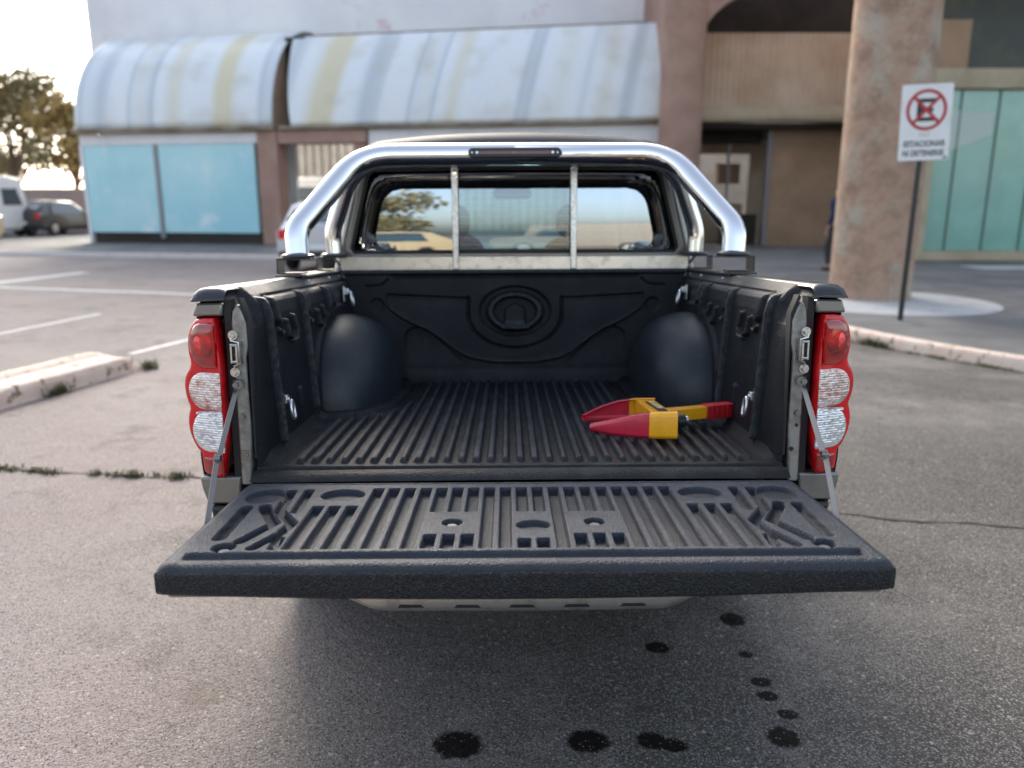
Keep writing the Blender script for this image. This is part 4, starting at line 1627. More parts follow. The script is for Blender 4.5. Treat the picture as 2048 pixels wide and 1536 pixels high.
mb.build('steering_wheel', M['black'], cab, angle=50)
mb = MB()
mb.prism(rrect(0.0, .915, .235, .066, .03, 6), 'y', 2.74, 2.765)
mb.cyl((0, 2.765, .93), (0, 2.80, .985), .010, 8)
mb.build('interior_mirror', M['black'], cab, bevel=0.006)
mb = MB()
mb.box(-.70, .70, 1.50, 2.68, .955, .963)
mb.build('headliner', M['dark_in'], cab)
# door mirrors
for s_ in (-1, 1):
    mb = MB()
    mb.sphere((s_ * .985, 2.95, .63), (.115, .06, .085), 24, 14, e=3.4)
    mb.cyl((s_ * .80, 2.98, .56), (s_ * .93, 2.96, .60), .03, 10, .025)
    dm = mb.build('door_mirror', M['black'], truck, angle=60)
    mb = MB()
    mb.prism(rrect(s_ * .985, .63, .19, .13, .04, 6), 'y', 2.884, 2.893)
    mb.build('mirror_glass', pbr('mirror', (.8, .8, .8), .02, 1.0), dm)
# wheels
for (y, z) in ((1.0, -.365), (4.05, -.195)):
    for s_ in (-1, 1):
        mb = MB()
        prof_ = [(.20, -.10), (.26, -.118), (.33, -.118), (.352, -.10), (.36, -.06), (.36, .06), (.352, .10), (.33, .118), (.26, .118), (.20, .10)]
        mb.lathe(prof_, n=40)
        o = mb.build('wheel', M['rubber'], truck, loc=(s_ * .77, y, z), rot=(0, R(90), 0))
        mb = MB()
        mb.lathe([(0, .03), (.05, .03), (.07, .02), (.19, .045), (.21, .10), (.20, -.10), (.0, -.02)], n=36)
        for k in range(6):
            a = k * math.pi / 3
            mb.box(-.022, .022, .05, .2, .02, .06, Matrix.Rotation(a, 4, 'Z'))
        rm = mb.build('rim', M['steel'], o)
        if s_ < 0:
            rm.rotation_euler = (R(180), 0, 0)

# ------------------------------------------------------------------ wheel clamp lying in the bed
# its own local frame, resting on the floor ribs, follows the tilt of the bed floor
clamp = empty('wheel_clamp')
clamp.matrix_world = truck.matrix_world @ Matrix.Translation((0, 0, .0145))
tag(clamp, 'red and yellow steel wheel clamp lying on the ribbed bed floor', 'wheel clamp')


def jaw(path, hts, bows, name):
    """curved channel plate: path on the floor (x,y), heights and lower/upper flange width along it"""
    n = len(path)
    rows = []
    for i in range(n):
        x, y = path[i]
        t = Vector(path[min(i + 1, n - 1)]) - Vector(path[max(i - 1, 0)])
        t.normalize()
        nx, ny = -t.y * bows[i], t.x * bows[i]
        z0, z1 = hts[i]
        h = z1 - z0
        rows.append([(x + nx * 1.0, y + ny * 1.0, z0), (x + nx * .35, y + ny * .35, z0 + .002), (x, y, z0 + .010), (x, y, z0 + h * .5),
                     (x, y, z1 - .010), (x + nx * .35, y + ny * .35, z1 - .002), (x + nx, y + ny, z1)])
    return rows


def clamp_jaw(path, hts, bow, split, s_):
    N = 40
    pp = resample([(a, b_, 0) for a, b_ in path], N, closed=False)
    p2 = [(p.x, p.y) for p in pp]
    hz0 = np.interp(np.linspace(0, 1, N), np.linspace(0, 1, len(hts)), [h[0] for h in hts])
    hz1 = np.interp(np.linspace(0, 1, N), np.linspace(0, 1, len(hts)), [h[1] for h in hts])
    rows = jaw(p2, list(zip(hz0, hz1)), [bow] * N, '')
    k = int(split * N)
    res = []
    for (a, b_, mat, nm) in ((0, k + 1, M['clamp_red'], 'red_jaw'), (k, N, M['clamp_yellow'], 'jaw_body')):
        mb = MB()
        mb.grid(np.array(rows[a:b_]))
        o = mb.build(nm, mat, clamp, angle=60)
        sd_ = o.modifiers.new('thick', 'SOLIDIFY')
        sd_.thickness = .005
        sd_.offset = 0
        bv = o.modifiers.new('bevel', 'BEVEL')
        bv.width = .0015
        bv.segments = 2
    return


nearp = fillet([(.222, .285, 0), (.30, .232, 0), (.40, .198, 0), (.478, .190, 0)], .06, 6)
farp = fillet([(.212, .452, 0), (.275, .480, 0), (.36, .490, 0), (.462, .482, 0)], .06, 6)
clamp_jaw([(p.x, p.y) for p in nearp], [(.004, .027), (.001, .047), (0, .067), (0, .079), (0, .082)], .020, .68, 1)
clamp_jaw([(p.x, p.y) for p in farp], [(.006, .024), (.003, .046), (.002, .064), (.002, .072), (.002, .073)], -.018, .66, -1)
# cross tube, handle tube, red grip, lock
mb = MB()
mb.add([(.395, .472, .02), (.458, .472, .02), (.470, .212, .02), (.410, .212, .02), (.395, .472, .068), (.458, .472, .068), (.470, .212, .076), (.410, .212, .076)],
       [(0, 3, 2, 1), (4, 5, 6, 7), (0, 1, 5, 4), (1, 2, 6, 5), (2, 3, 7, 6), (3, 0, 4, 7)])
ct = mb.build('cross_tube', M['clamp_yellow'], clamp, bevel=0.003)
mb = MB()
mb.add([(.418, .430, .0712), (.448, .430, .0712), (.460, .250, .0768), (.430, .250, .0768)], [(0, 1, 2, 3)])
lb = mb.build('sticker', M['label_black'], ct)
text_obj('lettering', 'RAMPRO', .030, M['label_ink'], lb, (.440, .342, .0752), (0, 0, R(-84)), .0002, 1.15, 1.0, .0006)
Mh = Matrix.Translation((.47, .352, .040)) @ Matrix.Rotation(R(21), 4, 'Z')
mb = MB()
mb.box(.0, .150, -.020, .020, -.020, .020, Mh)
mb.build('handle_tube', M['clamp_yellow'], clamp, bevel=0.003)
mb = MB()
mb.box(.1505, .262, -.0225, .0225, -.0225, .0225, Mh)
for k in range(5):
    mb.box(.165 + k * .02, .171 + k * .02, -.0238, .0238, -.0238, .0238, Mh)
mb.build('grip', M['grip_red'], clamp, bevel=0.007, seg=3)
mb = MB()
mb.cyl((.478, .225, .050), (.505, .232, .050), .021, 20)
lk = mb.build('lock', M['black'], clamp, bevel=0.002)
mb = MB()
mb.cyl((.505, .232, .052), (.516, .235, .052), .011, 16)
mb.build('keyhole_cap', M['zinc'], lk)

# ------------------------------------------------------------------ vaulted arcade (far left to centre)
A0 = Vector((-15.1, 28.45, 0.126))
yaw = R(-10.5)
arc_root = empty('shopping_arcade', A0, (0, 0, yaw))
tag(arc_root, 'white arcade building with striped vaulted roof and cyan display panels', 'building')


def vault(u0, u1, depth, h, z0, v0, name, curve, lean=0.0, ush=0.0):
    nu_, nv_ = int((u1 - u0) / .07), 22
    rows, uvs = [], []
    for j in range(nv_ + 1):
        t = j / nv_
        if curve:
            a = t * math.pi / 2
            v, z = v0 + depth * (1 - math.cos(a)), z0 + h * math.sin(a)
        else:
            a = t * math.pi / 2
            v, z = v0 + depth * t ** 1.8, z0 + h * t
        row = []
        for i in range(nu_ + 1):
            ua = u0 - ush * t
            uu = ua + (u1 - ua) * i / nu_
            cor = .0015 * math.sin(uu * 2 * math.pi / .28)
            row.append((uu, v - cor, z))
        rows.append(row)
    k = MB()
    k.grid(np.array(rows))
    o = k.build(name, M['vault'], arc_root, angle=60)
    me = o.data
    uvl = me.uv_layers.new(name='UVMap')
    for lp in me.loops:
        c = me.vertices[lp.vertex_index].co
        uvl.data[lp.index].uv = (c.x - lean * (c.z - z0), c.z)
    s_ = o.modifiers.new('thick', 'SOLIDIFY')
    s_.thickness = .03
    return o


vault(0.0, 7.35, 3.7, 3.55, 3.86, -.15, 'vault_roof', True)
vault(7.95, 20.6, 1.5, 3.02, 3.86, -.05, 'vault_roof', False, 0.16, 0.42)


def abox(name, mat, u0, u1, v0, v1, z0, z1, bevel=0.0, parent=arc_root):
    k = MB()
    k.box(u0, u1, v0, v1, z0 - A0.z, z1 - A0.z)
    return k.build(name, mat, parent, bevel=bevel)


abox('upper_wall', M['whitewall'], -2.1, 21.0, 3.85, 4.6, 4.2, 10.6)
abox('gutter', M['grime'], -.1, 7.45, -.30, -.02, 3.84, 3.98, .02)
abox('gutter', M['grime'], 7.6, 20.7, -.26, .02, 3.86, 3.97, .02)
abox('fascia', M['white'], 0.0, 6.72, -.02, .25, 3.46, 3.84, .02)
abox('fascia', M['white'], 10.6, 20.6, .02, .25, 3.30, 3.86, .02)
abox('base', M['darkwall'], 0.12, 6.62, .10, .5, .126, .52)
for (a, b_) in ((.10, 2.82), (2.98, 6.55)):
    pn = abox('display_panel', M['cyan'], a, b_, .0, .08, .50, 3.45)
abox('panel_post', M['greybar'], 2.83, 2.97, -.05, .12, .3, 3.46, .01)
abox('panel_post', M['white'], -.02, .09, -.05, .2, .126, 3.46, .01)
abox('brown_column', M['rustwall'], 6.75, 7.45, -.15, .6, .126, 3.84, .02)
abox('brown_beam', M['rustwall'], 7.46, 10.55, -.1, .5, 3.42, 3.84, .02)
abox('brown_column', M['rustwall'], 10.1, 10.56, .0, .5, .126, 3.41, .02)
k = MB()
for i in range(44):
    u_ = .6 + i * .46
    k.box(u_, u_ + .34, 15.0, 15.06, 0, 6.6)
k.build('blind_slat', M['slat'], arc_root)
abox('back_wall', M['beige'], .5, 21.0, 15.2, 15.4, .126, 7.0)
abox('soffit', M['white'], 7.45, 20.6, .25, 3.4, 3.90, 4.0)
k = MB()
k.prism([(-.10 + 3.66 * (1 - math.cos(t)), 3.74 + 3.5 * math.sin(t)) for t in np.linspace(0, math.pi / 2, 16)] + [(3.6, 3.74)], 'x', 7.10, 7.22)
k.build('end_wall', M['brownwall'], arc_root, angle=30)
k = MB()
k.box(0.0, 20.6, 3.52, 3.80, 7.22 , 7.36)
k.build('roof_flashing', M['grime'], arc_root)
abox('inner_wall', M['darkwall'], 7.23, 7.94, 1.4, 1.5, 3.98, 7.0)
abox('roof_back', M['white'], 0.0, 6.9, 3.4, 3.5, 3.9, 7.2)
abox('side_wall', M['white'], .0, .1, .2, 3.5, .126, 3.85)
abox('back_panel', M['white'], 0.1, 6.7, 2.8, 2.9, .126, 3.85)

# ------------------------------------------------------------------ entrance building (right of centre)
en = empty('entrance_building', (0, 0, .126))
tag(en, 'brown entrance block with arched recess, ribbed cladding and shaded doorway', 'building')


def ebox(name, mat, x0, x1, y0, y1, z0, z1, bevel=0.0, parent=en):
    k = MB()
    k.box(x0, x1, y0, y1, z0 - .126, z1 - .126)
    return k.build(name, mat, parent, bevel=bevel)


k = MB()
k.lathe([(.62, 0), (.62, 9.5), (0, 9.5)], (4.93, 24.0, 0), 40)
k.build('front_column', M['rustwall'], en, angle=40)
ebox('left_wall', M['rustwall'], 4.5, 5.35, 24.6, 33, .126, 9.5)
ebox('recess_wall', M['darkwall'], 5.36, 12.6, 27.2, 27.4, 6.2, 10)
arch_o = [(5.3, 9.5), (5.3, 5.4)] + [(5.3 + 2.6 * (1 - math.cos(t)) , 5.75 + 1.75 * math.sin(t)) for t in np.linspace(0, math.pi / 2, 12)] + [(11.5, 7.5), (11.5, 9.5)]
k = MB()
k.prism([(x, z - .126) for x, z in arch_o], 'y', 23.7, 24.3)
k.build('arch_front', M['rustwall'], en, angle=40)
# ribbed cladding
k = MB()
rows = [[], []]
n_ = 150
for i in range(n_ + 1):
    x = 5.40 + (12.2 - 5.40) * i / n_
    y = 25.5 + (.035 if (i // 2) % 2 else 0)
    rows[0].append((x, y, 4.42 - .126))
    rows[1].append((x, y, 6.55 - .126))
k.grid(np.array(rows))
k.build('ribbed_cladding', M['shutter'], en, angle=30)
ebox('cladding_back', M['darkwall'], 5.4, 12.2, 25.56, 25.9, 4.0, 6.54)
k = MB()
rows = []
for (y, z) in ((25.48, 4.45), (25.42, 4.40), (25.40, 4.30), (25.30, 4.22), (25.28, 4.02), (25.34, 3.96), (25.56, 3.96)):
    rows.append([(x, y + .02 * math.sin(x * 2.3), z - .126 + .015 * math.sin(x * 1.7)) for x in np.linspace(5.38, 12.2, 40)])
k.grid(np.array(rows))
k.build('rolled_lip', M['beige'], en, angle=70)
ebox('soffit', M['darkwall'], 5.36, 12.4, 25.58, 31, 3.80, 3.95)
# wall with the door opening
ebox('door_wall', M['brownwall'], 8.36, 12.6, 26.2, 26.4, .126, 3.79)
ebox('door_frame', M['greybar'], 8.22, 8.36, 26.1, 26.45, .126, 3.79, .01)
ebox('door_lintel', M['darkwall'], 5.36, 8.22, 26.85, 27.0, 3.40, 3.79)
ebox('door_sill', M['darkwall'], 7.0, 8.22, 26.8, 27.0, .126, 1.15)
ebox('door_leaf', M['greybar'], 7.16, 7.22, 26.83, 26.98, 1.15, 3.40)
ebox('hall_wall', M['slat'], 8.9, 12.6, 30.4, 30.5, .126, 3.79)
ebox('hall_lintel', M['slat'], 5.36, 8.89, 30.4, 30.5, 3.3, 3.79)
ebox('yard_wall', M['slat'], 5.0, 20, 37.5, 37.8, .126, 6.5)
ebox('counter', M['beige'], 6.4, 8.4, 29.2, 29.8, .126, 1.5)
ebox('hall_shelf', M['brownwall'], 7.5, 8.3, 29.4, 29.8, 2.2, 2.9)

# overhang above the pavement, glazed shopfront behind it
ov = empty('shopfront_building', (0, 0, .126))
tag(ov, 'shaded shopfront with tall teal glass panels and beige lintel on the right', 'building')


def sbox(name, mat, x0, x1, y0, y1, z0, z1, bevel=0.0, parent=ov):
    k = MB()
    k.box(x0, x1, y0, y1, z0 - .126, z1 - .126)
    return k.build(name, mat, parent, bevel=bevel)


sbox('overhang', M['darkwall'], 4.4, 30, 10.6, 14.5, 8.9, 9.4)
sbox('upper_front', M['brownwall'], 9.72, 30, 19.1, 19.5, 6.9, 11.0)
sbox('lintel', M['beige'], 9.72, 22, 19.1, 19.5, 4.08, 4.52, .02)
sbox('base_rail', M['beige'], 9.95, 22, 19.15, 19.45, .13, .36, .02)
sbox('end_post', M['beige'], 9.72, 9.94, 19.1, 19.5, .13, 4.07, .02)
sbox('clerestory', pbr('dark clerestory', (.012, .016, .009), .3, var=[((.04, .045, .015), .9, .5, .7)]), 9.7, 22, 20.6, 20.7, 4.5, 6.9)  # shade under the overhang put into the near-black colour
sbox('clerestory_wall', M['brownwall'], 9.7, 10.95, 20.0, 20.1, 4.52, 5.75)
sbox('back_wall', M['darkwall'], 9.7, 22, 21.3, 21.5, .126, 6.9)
xs_ = [9.96, 10.52, 11.42, 12.32, 13.22, 14.12, 15.5]
for i in range(6):
    sbox('glass_panel', M['teal'], xs_[i] + .02, xs_[i + 1] - .02, 19.28, 19.31, .37, 4.07)
for x in xs_[1:-1]:
    sbox('mullion', pbr('mullion', (.10, .16, .12), .5), x - .015, x + .015, 19.25, 19.33, .37, 4.07)
k = MB()
k.add([(10.05, 19.262, 2.55), (10.5, 19.262, 2.62), (11.33, 19.262, 2.95), (11.33, 19.262, 3.45), (10.05, 19.262, 3.52)], [(0, 1, 2, 3, 4)])
k.build('glass_reflection', pbr('painted reflection', (.50, .60, .54), .4), ov)  # pale sheet painting a reflection onto the teal glass
cp = MB()
cp.box(10.0, 20, 16.6, 17.6, .127, .134)
tag(cp.build('paving_strip', M['plinth'], bevel=0.003), 'pale concrete strip crossing the pavement before the shopfront', 'pavement', kind='structure')

# round pebbledash column on its pale plinth
cl = empty('round_column', (5.28, 11.55, .126))
tag(cl, 'thick round pebbledash column standing beside the no-parking sign', 'column')
k = MB()
prof_ = [(.570, 0), (.570, .02)] + [(.56, z) for z in np.linspace(.05, 6.8, 40)]
k.lathe(prof_, n=64)
k.build('shaft', M['column'], cl, angle=60)
k = MB()
k.lathe([(0, .012), (1.46, .012), (1.50, .006), (1.51, 0)], (-.02, -.42, 0), 64)
k.build('plinth', M['plinth'], cl, angle=60)

# ------------------------------------------------------------------ no-parking sign
sg = empty('parking_sign', (4.635, 9.24, .126))
tag(sg, 'white no parking sign on a thin dark post beside the round column', 'sign')
k = MB()
k.cyl((0, .012, 0), (0.02, .012, 2.45), .03, 14)
k.build('post', M['pole'], sg)
SR = R(-2.2)
k = MB()
k.prism(rrect(0, 0, .555, .82, .025, 5), 'y', -.024, -.020)
pl = k.build('plate', M['sign_white'], sg, loc=(.022, 0, 2.248), rot=(0, SR, R(-4)), bevel=0.001)
zc = .135
k = MB()
n_ = 48
o_ = [(.222 * math.cos(2 * math.pi * i / n_), zc + .222 * math.sin(2 * math.pi * i / n_)) for i in range(n_)]
i_ = [(.186 * math.cos(2 * math.pi * i / n_), zc + .186 * math.sin(2 * math.pi * i / n_)) for i in range(n_)]
ring_between(k, o_, i_, lambda p, t: (p[0], t, p[1]), -.0275, -.0242)
for a in (45, -45):
    Mx = Matrix.Translation((0, 0, zc)) @ Matrix.Rotation(R(a), 4, 'Y')
    y_ = -.0272 if a > 0 else -.0269
    k.box(-.188, .188, y_, -.0243, -.018, .018, Mx)
k.build('red_symbol', M['sign_red'], pl)
k = MB()
k.prism([(-.105, zc - .122), (.095, zc - .122), (.095, zc - .078), (-.055, zc - .078), (-.055, zc - .022), (.075, zc - .022), (.075, zc + .022), (-.055, zc + .022),
         (-.055, zc + .078), (.095, zc + .078), (.095, zc + .122), (-.105, zc + .122)], 'y', -.0258, -.0244)
k.build('letter', M['sign_black'], pl)
text_obj('lettering', 'NO', .075, M['sign_faded'], pl, (.0, -.0246, -.135), (R(90), 0, 0), .0005, 1.0, 1.0, .002)
text_obj('lettering', 'ESTACIONAR', .088, M['sign_black'], pl, (0, -.0246, -.232), (R(90), 0, 0), .0005, .80, 1.08, .0030)
text_obj('lettering', 'NI DETENERSE', .088, M['sign_black'], pl, (-.006, -.0246, -.335), (R(90), 0, 0), .0005, .74, 1.08, .0030)
k = MB()
k.prism([(.205, -.400), (.255, -.395), (.262, -.372), (.225, -.378)], 'y', -.0256, -.0244)
k.build('chipped_corner', M['sign_black'], pl)


# ------------------------------------------------------------------ person by the column
def person(loc, rotz, label):
    root = empty('person', loc, (0, 0, rotz))
    tag(root, label, 'person')

    def skin(name, verts, edges, radii, mat, parent, sub=2):
        me = bpy.data.meshes.new(name)
        me.from_pydata(verts, edges, [])
        me.materials.append(mat)
        o = bpy.data.objects.new(name, me)
        COL.objects.link(o)
        o.parent = parent
        bm = bmesh.new()
        bm.from_mesh(me)
        lay = bm.verts.layers.skin.verify()
        bm.verts.ensure_lookup_table()
        for i, r_ in enumerate(radii):
            bm.verts[i][lay].radius = r_ if isinstance(r_, tuple) else (r_, r_)
            bm.verts[i][lay].use_root = (i == 0)
        bm.to_mesh(me)
        bm.free()
        o.modifiers.new('skin', 'SKIN').use_smooth_shade = True
        sb_ = o.modifiers.new('sub', 'SUBSURF')
        sb_.levels = sb_.render_levels = sub
        return o
    skin_m = pbr('skin', (.42, .25, .18), .6)
    navy = pbr('navy cloth', (.018, .028, .07), .85, bump=[('noise', 30, .5, .02)])
    trou = pbr('dark trousers', (.035, .033, .04), .85, bump=[('noise', 25, .5, .02)])
    hair = pbr('dark hair', (.02, .015, .012), .7)
    shoe = pbr('dark shoes', (.02, .018, .016), .5)
    V = [(0, 0, .92), (0, .01, 1.12), (0, .02, 1.32), (0, .02, 1.43), (0, .03, 1.50), (0, .035, 1.60), (0, .03, 1.68),
         (-.10, 0, .86), (-.11, .12, .48), (-.11, .06, .10), (-.11, .14, .05), (.10, 0, .86), (.11, -.10, .48), (.11, -.22, .10), (.11, -.13, .05),
         (-.19, .02, 1.40), (-.24, -.04, 1.13), (-.25, .05, .90), (-.25, .08, .83), (.19, .02, 1.40), (.24, .07, 1.13), (.25, .18, .92), (.25, .21, .86)]
    E_ = [(0, 1), (1, 2), (2, 3), (3, 4), (4, 5), (5, 6), (0, 7), (7, 8), (8, 9), (9, 10), (0, 11), (11, 12), (12, 13), (13, 14),
          (3, 15), (15, 16), (16, 17), (17, 18), (3, 19), (19, 20), (20, 21), (21, 22)]
    Rr = [(.15, .11), (.135, .10), (.16, .11), (.10, .08), .055, (.075, .09), (.07, .085), .085, .06, .042, .04, .085, .06, .042, .04, .06, .045, .034, .028, .06, .045, .034, .028]
    body = skin('body', V, E_, Rr, skin_m, root)
    for s_ in (-1, 1):
        ex, ey, ez = (-.25, .08, .83) if s_ < 0 else (.25, .21, .86)
        hv, he, hr = [(ex, ey, ez), (ex, ey + .01, ez - .045)], [(0, 1)], [.026, .03]
        for q in range(4):
            b0 = len(hv)
            dx = (q - 1.5) * .016
            L_ = (.062, .07, .066, .052)[q]
            hv += [(ex + s_ * .004, ey + dx, ez - .075), (ex + s_ * .002, ey + dx * 1.1, ez - .075 - L_ * .5), (ex - s_ * .012, ey + dx * 1.1, ez - .075 - L_)]
            he += [(1, b0), (b0, b0 + 1), (b0 + 1, b0 + 2)]
            hr += [.009, .008, .007]
        b0 = len(hv)
        hv += [(ex - s_ * .01, ey + .035, ez - .045), (ex - s_ * .015, ey + .045, ez - .075)]
        he += [(1, b0), (b0, b0 + 1)]
        hr += [.010, .008]
        skin('hand', hv, he, hr, skin_m, body, 1)
    skin('jacket', [(0, 0, .86), (0, .01, 1.12), (0, .02, 1.33), (0, .02, 1.43), (-.195, .02, 1.41), (-.245, -.04, 1.13), (-.252, .05, .92), (.195, .02, 1.41), (.245, .07, 1.13), (.252, .18, .94)],
         [(0, 1), (1, 2), (2, 3), (3, 4), (4, 5), (5, 6), (3, 7), (7, 8), (8, 9)],
         [(.19, .14), (.17, .13), (.19, .14), (.12, .10), .08, .065, .05, .08, .065, .05], navy, body)
    skin('trousers', [(0, 0, .93), (-.10, 0, .85), (-.11, .12, .48), (-.11, .07, .11), (.10, 0, .85), (.11, -.10, .48), (.11, -.21, .11)],
         [(0, 1), (1, 2), (2, 3), (0, 4), (4, 5), (5, 6)], [(.165, .125), .10, .078, .06, .10, .078, .06], trou, body)
    k = MB()
    for (x, y) in ((-.11, .10), (.11, -.18)):
        k.sphere((x, y, .045), (.05, .13, .045), 16, 10, 2.6)
    k.build('shoes', shoe, body, angle=60)
    k = MB()
    k.sphere((0, .015, 1.665), (.088, .105, .085), 20, 12)
    k.sphere((0, -.02, 1.62), (.082, .075, .09), 16, 10)
    k.build('hair', hair, body, angle=60)
    k = MB()
    k.sphere((0, .125, 1.60), (.014, .02, .022), 10, 8)
    for s_ in (-1, 1):
        k.sphere((s_ * .083, .03, 1.60), (.012, .02, .03), 10, 8)
    k.build('ears_and_nose', skin_m, body, angle=60)
    k = MB()
    for s_ in (-1, 1):
        k.sphere((s_ * .032, .108, 1.625), (.013, .010, .008), 10, 8)
    k.sphere((0, .108, 1.555), (.026, .008, .006), 10, 6)
    k.build('eyes_and_mouth', hair, body, angle=60)


person((6.68, 16.3, .127), R(35), 'person in navy jacket walking, half hidden by the round column')


# ------------------------------------------------------------------ parked vehicles far behind
def vehicle(name, loc, rotz, L, W_, Hh, paint, label, cat, van=False, group=None, tail=True):
    """rear end at local y=0 facing -y"""
    root = empty(name, loc, (0, 0, rotz))
    tag(root, label, cat, group)
    w = W_ / 2
    if van:
        st_ = [(0, .35, .95, .98), (.06, .28, 1.0, 1.0), (L * .62, .26, 1.0, 1.0), (L * .76, .26, .97, .86), (L * .80, .26, .55, .55), (L * .97, .28, .50, .48), (L, .4, .42, .40)]
    else:
        st_ = [(0, .34, .64, .66), (.08, .26, .70, .72), (.12, .24, .72, .74), (L * .15, .22, .99, .99), (L * .30, .22, 1, 1), (L * .52, .22, .98, .98), (L * .70, .22, .66, .66), (L * .95, .24, .52, .52), (L, .34, .44, .44)]
    rows = []
    zb_ = Hh * (.60 if not van else .5)
    for s_ in st_:
        y, zl, zt = s_[0], s_[1], s_[2] * Hh
        wt = w * (.80 if (zt > zb_ * 1.15 and not van) else .93)
        rows.append([(-w * .9, y, zl), (-w, y, zl + .12), (-w, y, min(zb_, zt - .05)), (-wt, y, zt - .04), (-wt * .85, y, zt), (0, y, zt + .02),
                     (wt * .85, y, zt), (wt, y, zt - .04), (w, y, min(zb_, zt - .05)), (w, y, zl + .12), (w * .9, y, zl)])
    k = MB()
    P_ = np.array(rows)
    k.grid(P_)
    k.add([tuple(p) for p in P_[0]], [tuple(range(11))])
    k.add([tuple(p) for p in P_[-1]], [tuple(range(11))])
    k.build('body', paint, root, angle=35, bevel=0.03)
    glassm = M['carglass']
    k = MB()
    if van:
        k.add([(-w * .66, -.012, Hh * .60), (w * .66, -.012, Hh * .60), (w * .62, -.012, Hh * .84), (-w * .62, -.012, Hh * .84)], [(0, 1, 2, 3)])
    else:
        y0, y1 = .135, L * .15
        za, zt = Hh * .745, Hh * .95
        k.add([(-w * .78, y0 - .03, za), (w * .78, y0 - .03, za), (w * .66, y1 - .06, zt), (-w * .66, y1 - .06, zt)], [(0, 1, 2, 3)])
    k.build('rear_window', glassm, root)
    for s_ in (-1, 1):
        k = MB()
        if van:
            k.add([(s_ * (w + .012), L * .55, Hh * .52), (s_ * (w + .012), L * .74, Hh * .52), (s_ * (w * .94 + .012), L * .70, Hh * .82), (s_ * (w * .94 + .012), L * .55, Hh * .82)], [(0, 1, 2, 3)])
        else:
            k.add([(s_ * (w + .004), L * .17, Hh * .62), (s_ * (w + .004), L * .64, Hh * .62), (s_ * (w * .82 + .015), L * .50, Hh * .94), (s_ * (w * .82 + .015), L * .20, Hh * .94)], [(0, 1, 2, 3)])
        k.build('side_window', glassm, root)
    for s_ in (-1, 1):
        k = MB()
        xa, xb = s_ * w * .68, s_ * w * .96
        z0, z1 = (Hh * .48, Hh * .62) if not van else (Hh * .32, Hh * .50)
        k.box(min(xa, xb), max(xa, xb), -.03, .10, z0, z1)
        k.build('tail_light', M['red_body'] if tail else M['clear_cold'], root, bevel=0.02)
    k = MB()
    k.box(-w * .95, w * .95, -.07, .12, .26, .46)
    k.build('bumper', M['black'], root, bevel=0.03)
    k = MB()
    k.box(-.26, .26, -.082, -.071, .50, .61)
    k.build('number_plate', M['sign_white'], root)
    for y in (L * .18, L * .80):
        for s_ in (-1, 1):
            k = MB()
            k.lathe([(0, -.08), (.30, -.10), (.32, -.06), (.32, .06), (.30, .10), (0, .08)], n=24)
            wh = k.build('wheel', M['rubber'], root, loc=(s_ * (w - .08), y, .32), rot=(0, R(90), 0))
            k = MB()
            k.lathe([(0, .105), (.19, .095), (.2, .08)] if s_ > 0 else [(0, -.105), (.19, -.095), (.2, -.08)], n=20)
            k.build('rim', M['steel'], wh)
    return root


M['carglass'] = pbr('dark car glass', (.03, .06, .08), .05, coat=.5)
silver = pbr('silver car paint', (.55, .56, .60), .3, metal=.5, coat=.7)
whitep = pbr('white car paint', (.74, .74, .74), .3, coat=.7)
creamp = pbr('cream car paint', (.62, .48, .28), .35, coat=.6)
darkp = pbr('dark car paint', (.03, .028, .03), .3, coat=.7)
vehicle('silver_car', (-4.35, 17.5, 0), R(-3), 4.2, 1.72, 1.50, silver, 'silver hatchback with red tail light, half hidden behind the truck cab', 'car')
vehicle('white_van', (-8.25, 33.0, .13), R(-8), 4.9, 1.8, 2.4, whitep, 'white van with dark rear window parked behind the silver hatchback', 'van', van=True)
vehicle('cream_car', (-18.1, 27.2, .13), R(168), 4.0, 1.75, 1.55, creamp, 'cream car parked left of the arcade at the edge of the view', 'car', tail=False)
vehicle('white_truck', (-22.6, 30.5, .13), R(-12), 5.2, 2.0, 2.5, whitep, 'white delivery van parked under the trees at the far left', 'van', van=True)
vehicle('dark_car', (-20.9, 34.0, .13), R(-8), 4.3, 1.8, 1.50, darkp, 'dark car parked beside the left end of the arcade', 'car')

# low wall and small house under the trees
wl = empty('boundary_wall', (-26, 40, .126))
tag(wl, 'low pinkish boundary wall behind the parked cars at far left', 'wall')
k = MB()
k.box(-14, 9.5, 0, .25, 0, 2.0)
k.build('wall_panel', pbr('pinkish render', (.36, .27, .24), .9, var=[((.28, .22, .2), .6, .4, .65)]), wl)
k = MB()
k.box(-14, 9.5, -.05, .30, 2.0, 2.1)
k.build('coping', M['beige'], wl)


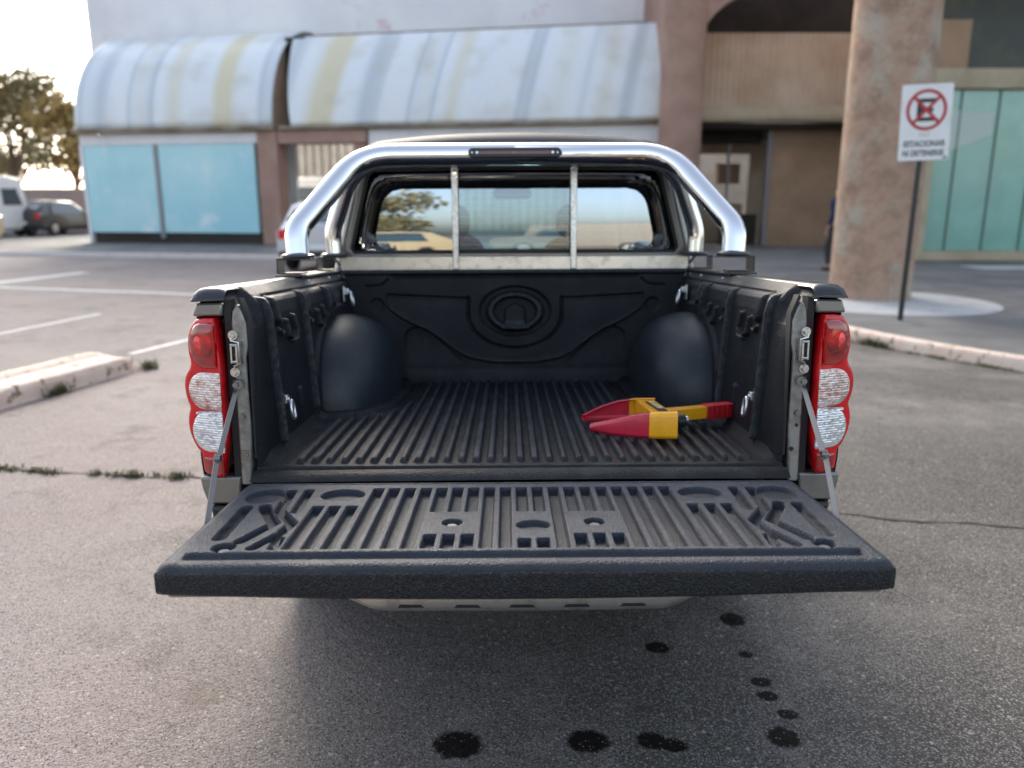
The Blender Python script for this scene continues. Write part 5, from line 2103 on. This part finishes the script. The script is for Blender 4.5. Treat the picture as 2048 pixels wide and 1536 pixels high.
# ------------------------------------------------------------------ trees
def tree(loc, h, cr, leafmat, label, n=2600, trunk_h=2.2, lobes=11, leaf=.16, group=None, seed=1):
    rnd = random.Random(seed)
    root = empty('leafy_tree', loc)
    tag(root, label, 'tree', group)
    k = MB()
    k.tube([(0, 0, -.05), (.05, .02, trunk_h * .6), (-.05, .05, trunk_h), (.0, .0, h * .62)], [.22, .17, .13, .04], 10)
    cs = []
    for i in range(lobes):
        a = rnd.uniform(0, 6.28)
        rr = cr * rnd.uniform(.15, .75)
        z = trunk_h + (h - trunk_h) * rnd.uniform(.12, .86)
        c = Vector((rr * math.cos(a), rr * math.sin(a), z))
        cs.append((c, cr * rnd.uniform(.26, .46)))
        k.tube([(0, .02, trunk_h * rnd.uniform(.8, 1.2)), Vector((0, 0, trunk_h)).lerp(c, .55) + Vector((0, 0, .2)), c], [.09, .05, .015], 6)
    k.build('trunk', M['bark'], root, angle=60)
    k = MB()
    vs, fs = [], []
    for _ in range(n):
        c, r_ = rnd.choice(cs)
        d = Vector((rnd.gauss(0, 1), rnd.gauss(0, 1), rnd.gauss(0, .8))).normalized() * r_ * rnd.random() ** .4
        p = c + d
        s_ = leaf * rnd.uniform(.6, 1.4)
        q = Euler((rnd.uniform(0, 6.28), rnd.uniform(0, 6.28), rnd.uniform(0, 6.28))).to_matrix()
        b0 = len(vs)
        vs += [p + q @ Vector(w_) * s_ for w_ in ((-1, 0, 0), (0, -.55, .1), (1, 0, 0), (0, .55, .1))]
        fs.append((b0, b0 + 1, b0 + 2, b0 + 3))
    k.add(vs, fs)
    k.build('crown', leafmat, root, recalc=False, angle=180)
    return root


tree((-26.4, 43, .12), 8.9, 3.3, M['leaf'], 'tall olive green tree behind the parked cars at far left', 3600, 2.6, seed=3)
tree((-22.7, 42, .12), 7.0, 2.1, M['leaf_gold'], 'smaller yellowing tree beside the arcade end', 2200, 2.2, seed=5)
tree((-31, 47, .12), 8.4, 3.2, M['leaf'], 'green tree at the far left edge beyond the boundary wall', 2600, 2.6, seed=9)
# what the truck's rear window and chrome mirror: trees and a car behind the photographer
tree((-4.0, -17, 0), 4.6, 2.2, M['leaf'], 'round dark tree across the car park, mirrored in the rear window', 2600, 1.7, seed=12)
tree((-11.0, -26, 0), 8.5, 3.4, M['leaf'], 'big spreading tree across the car park, mirrored at the left of the rear window', 3200, 2.6, seed=14)
vehicle('pale_van', (4.6, -16, 0), R(100), 4.9, 1.9, 2.2, pbr('dusty van paint', (.36, .31, .25), .4, coat=.4), 'dusty beige van standing across the car park behind the photographer', 'van', van=True)
vehicle('pale_car', (-1.2, -11, 0), R(75), 4.1, 1.72, 1.5, creamp, 'pale hatchback standing across the car park behind the photographer', 'car')
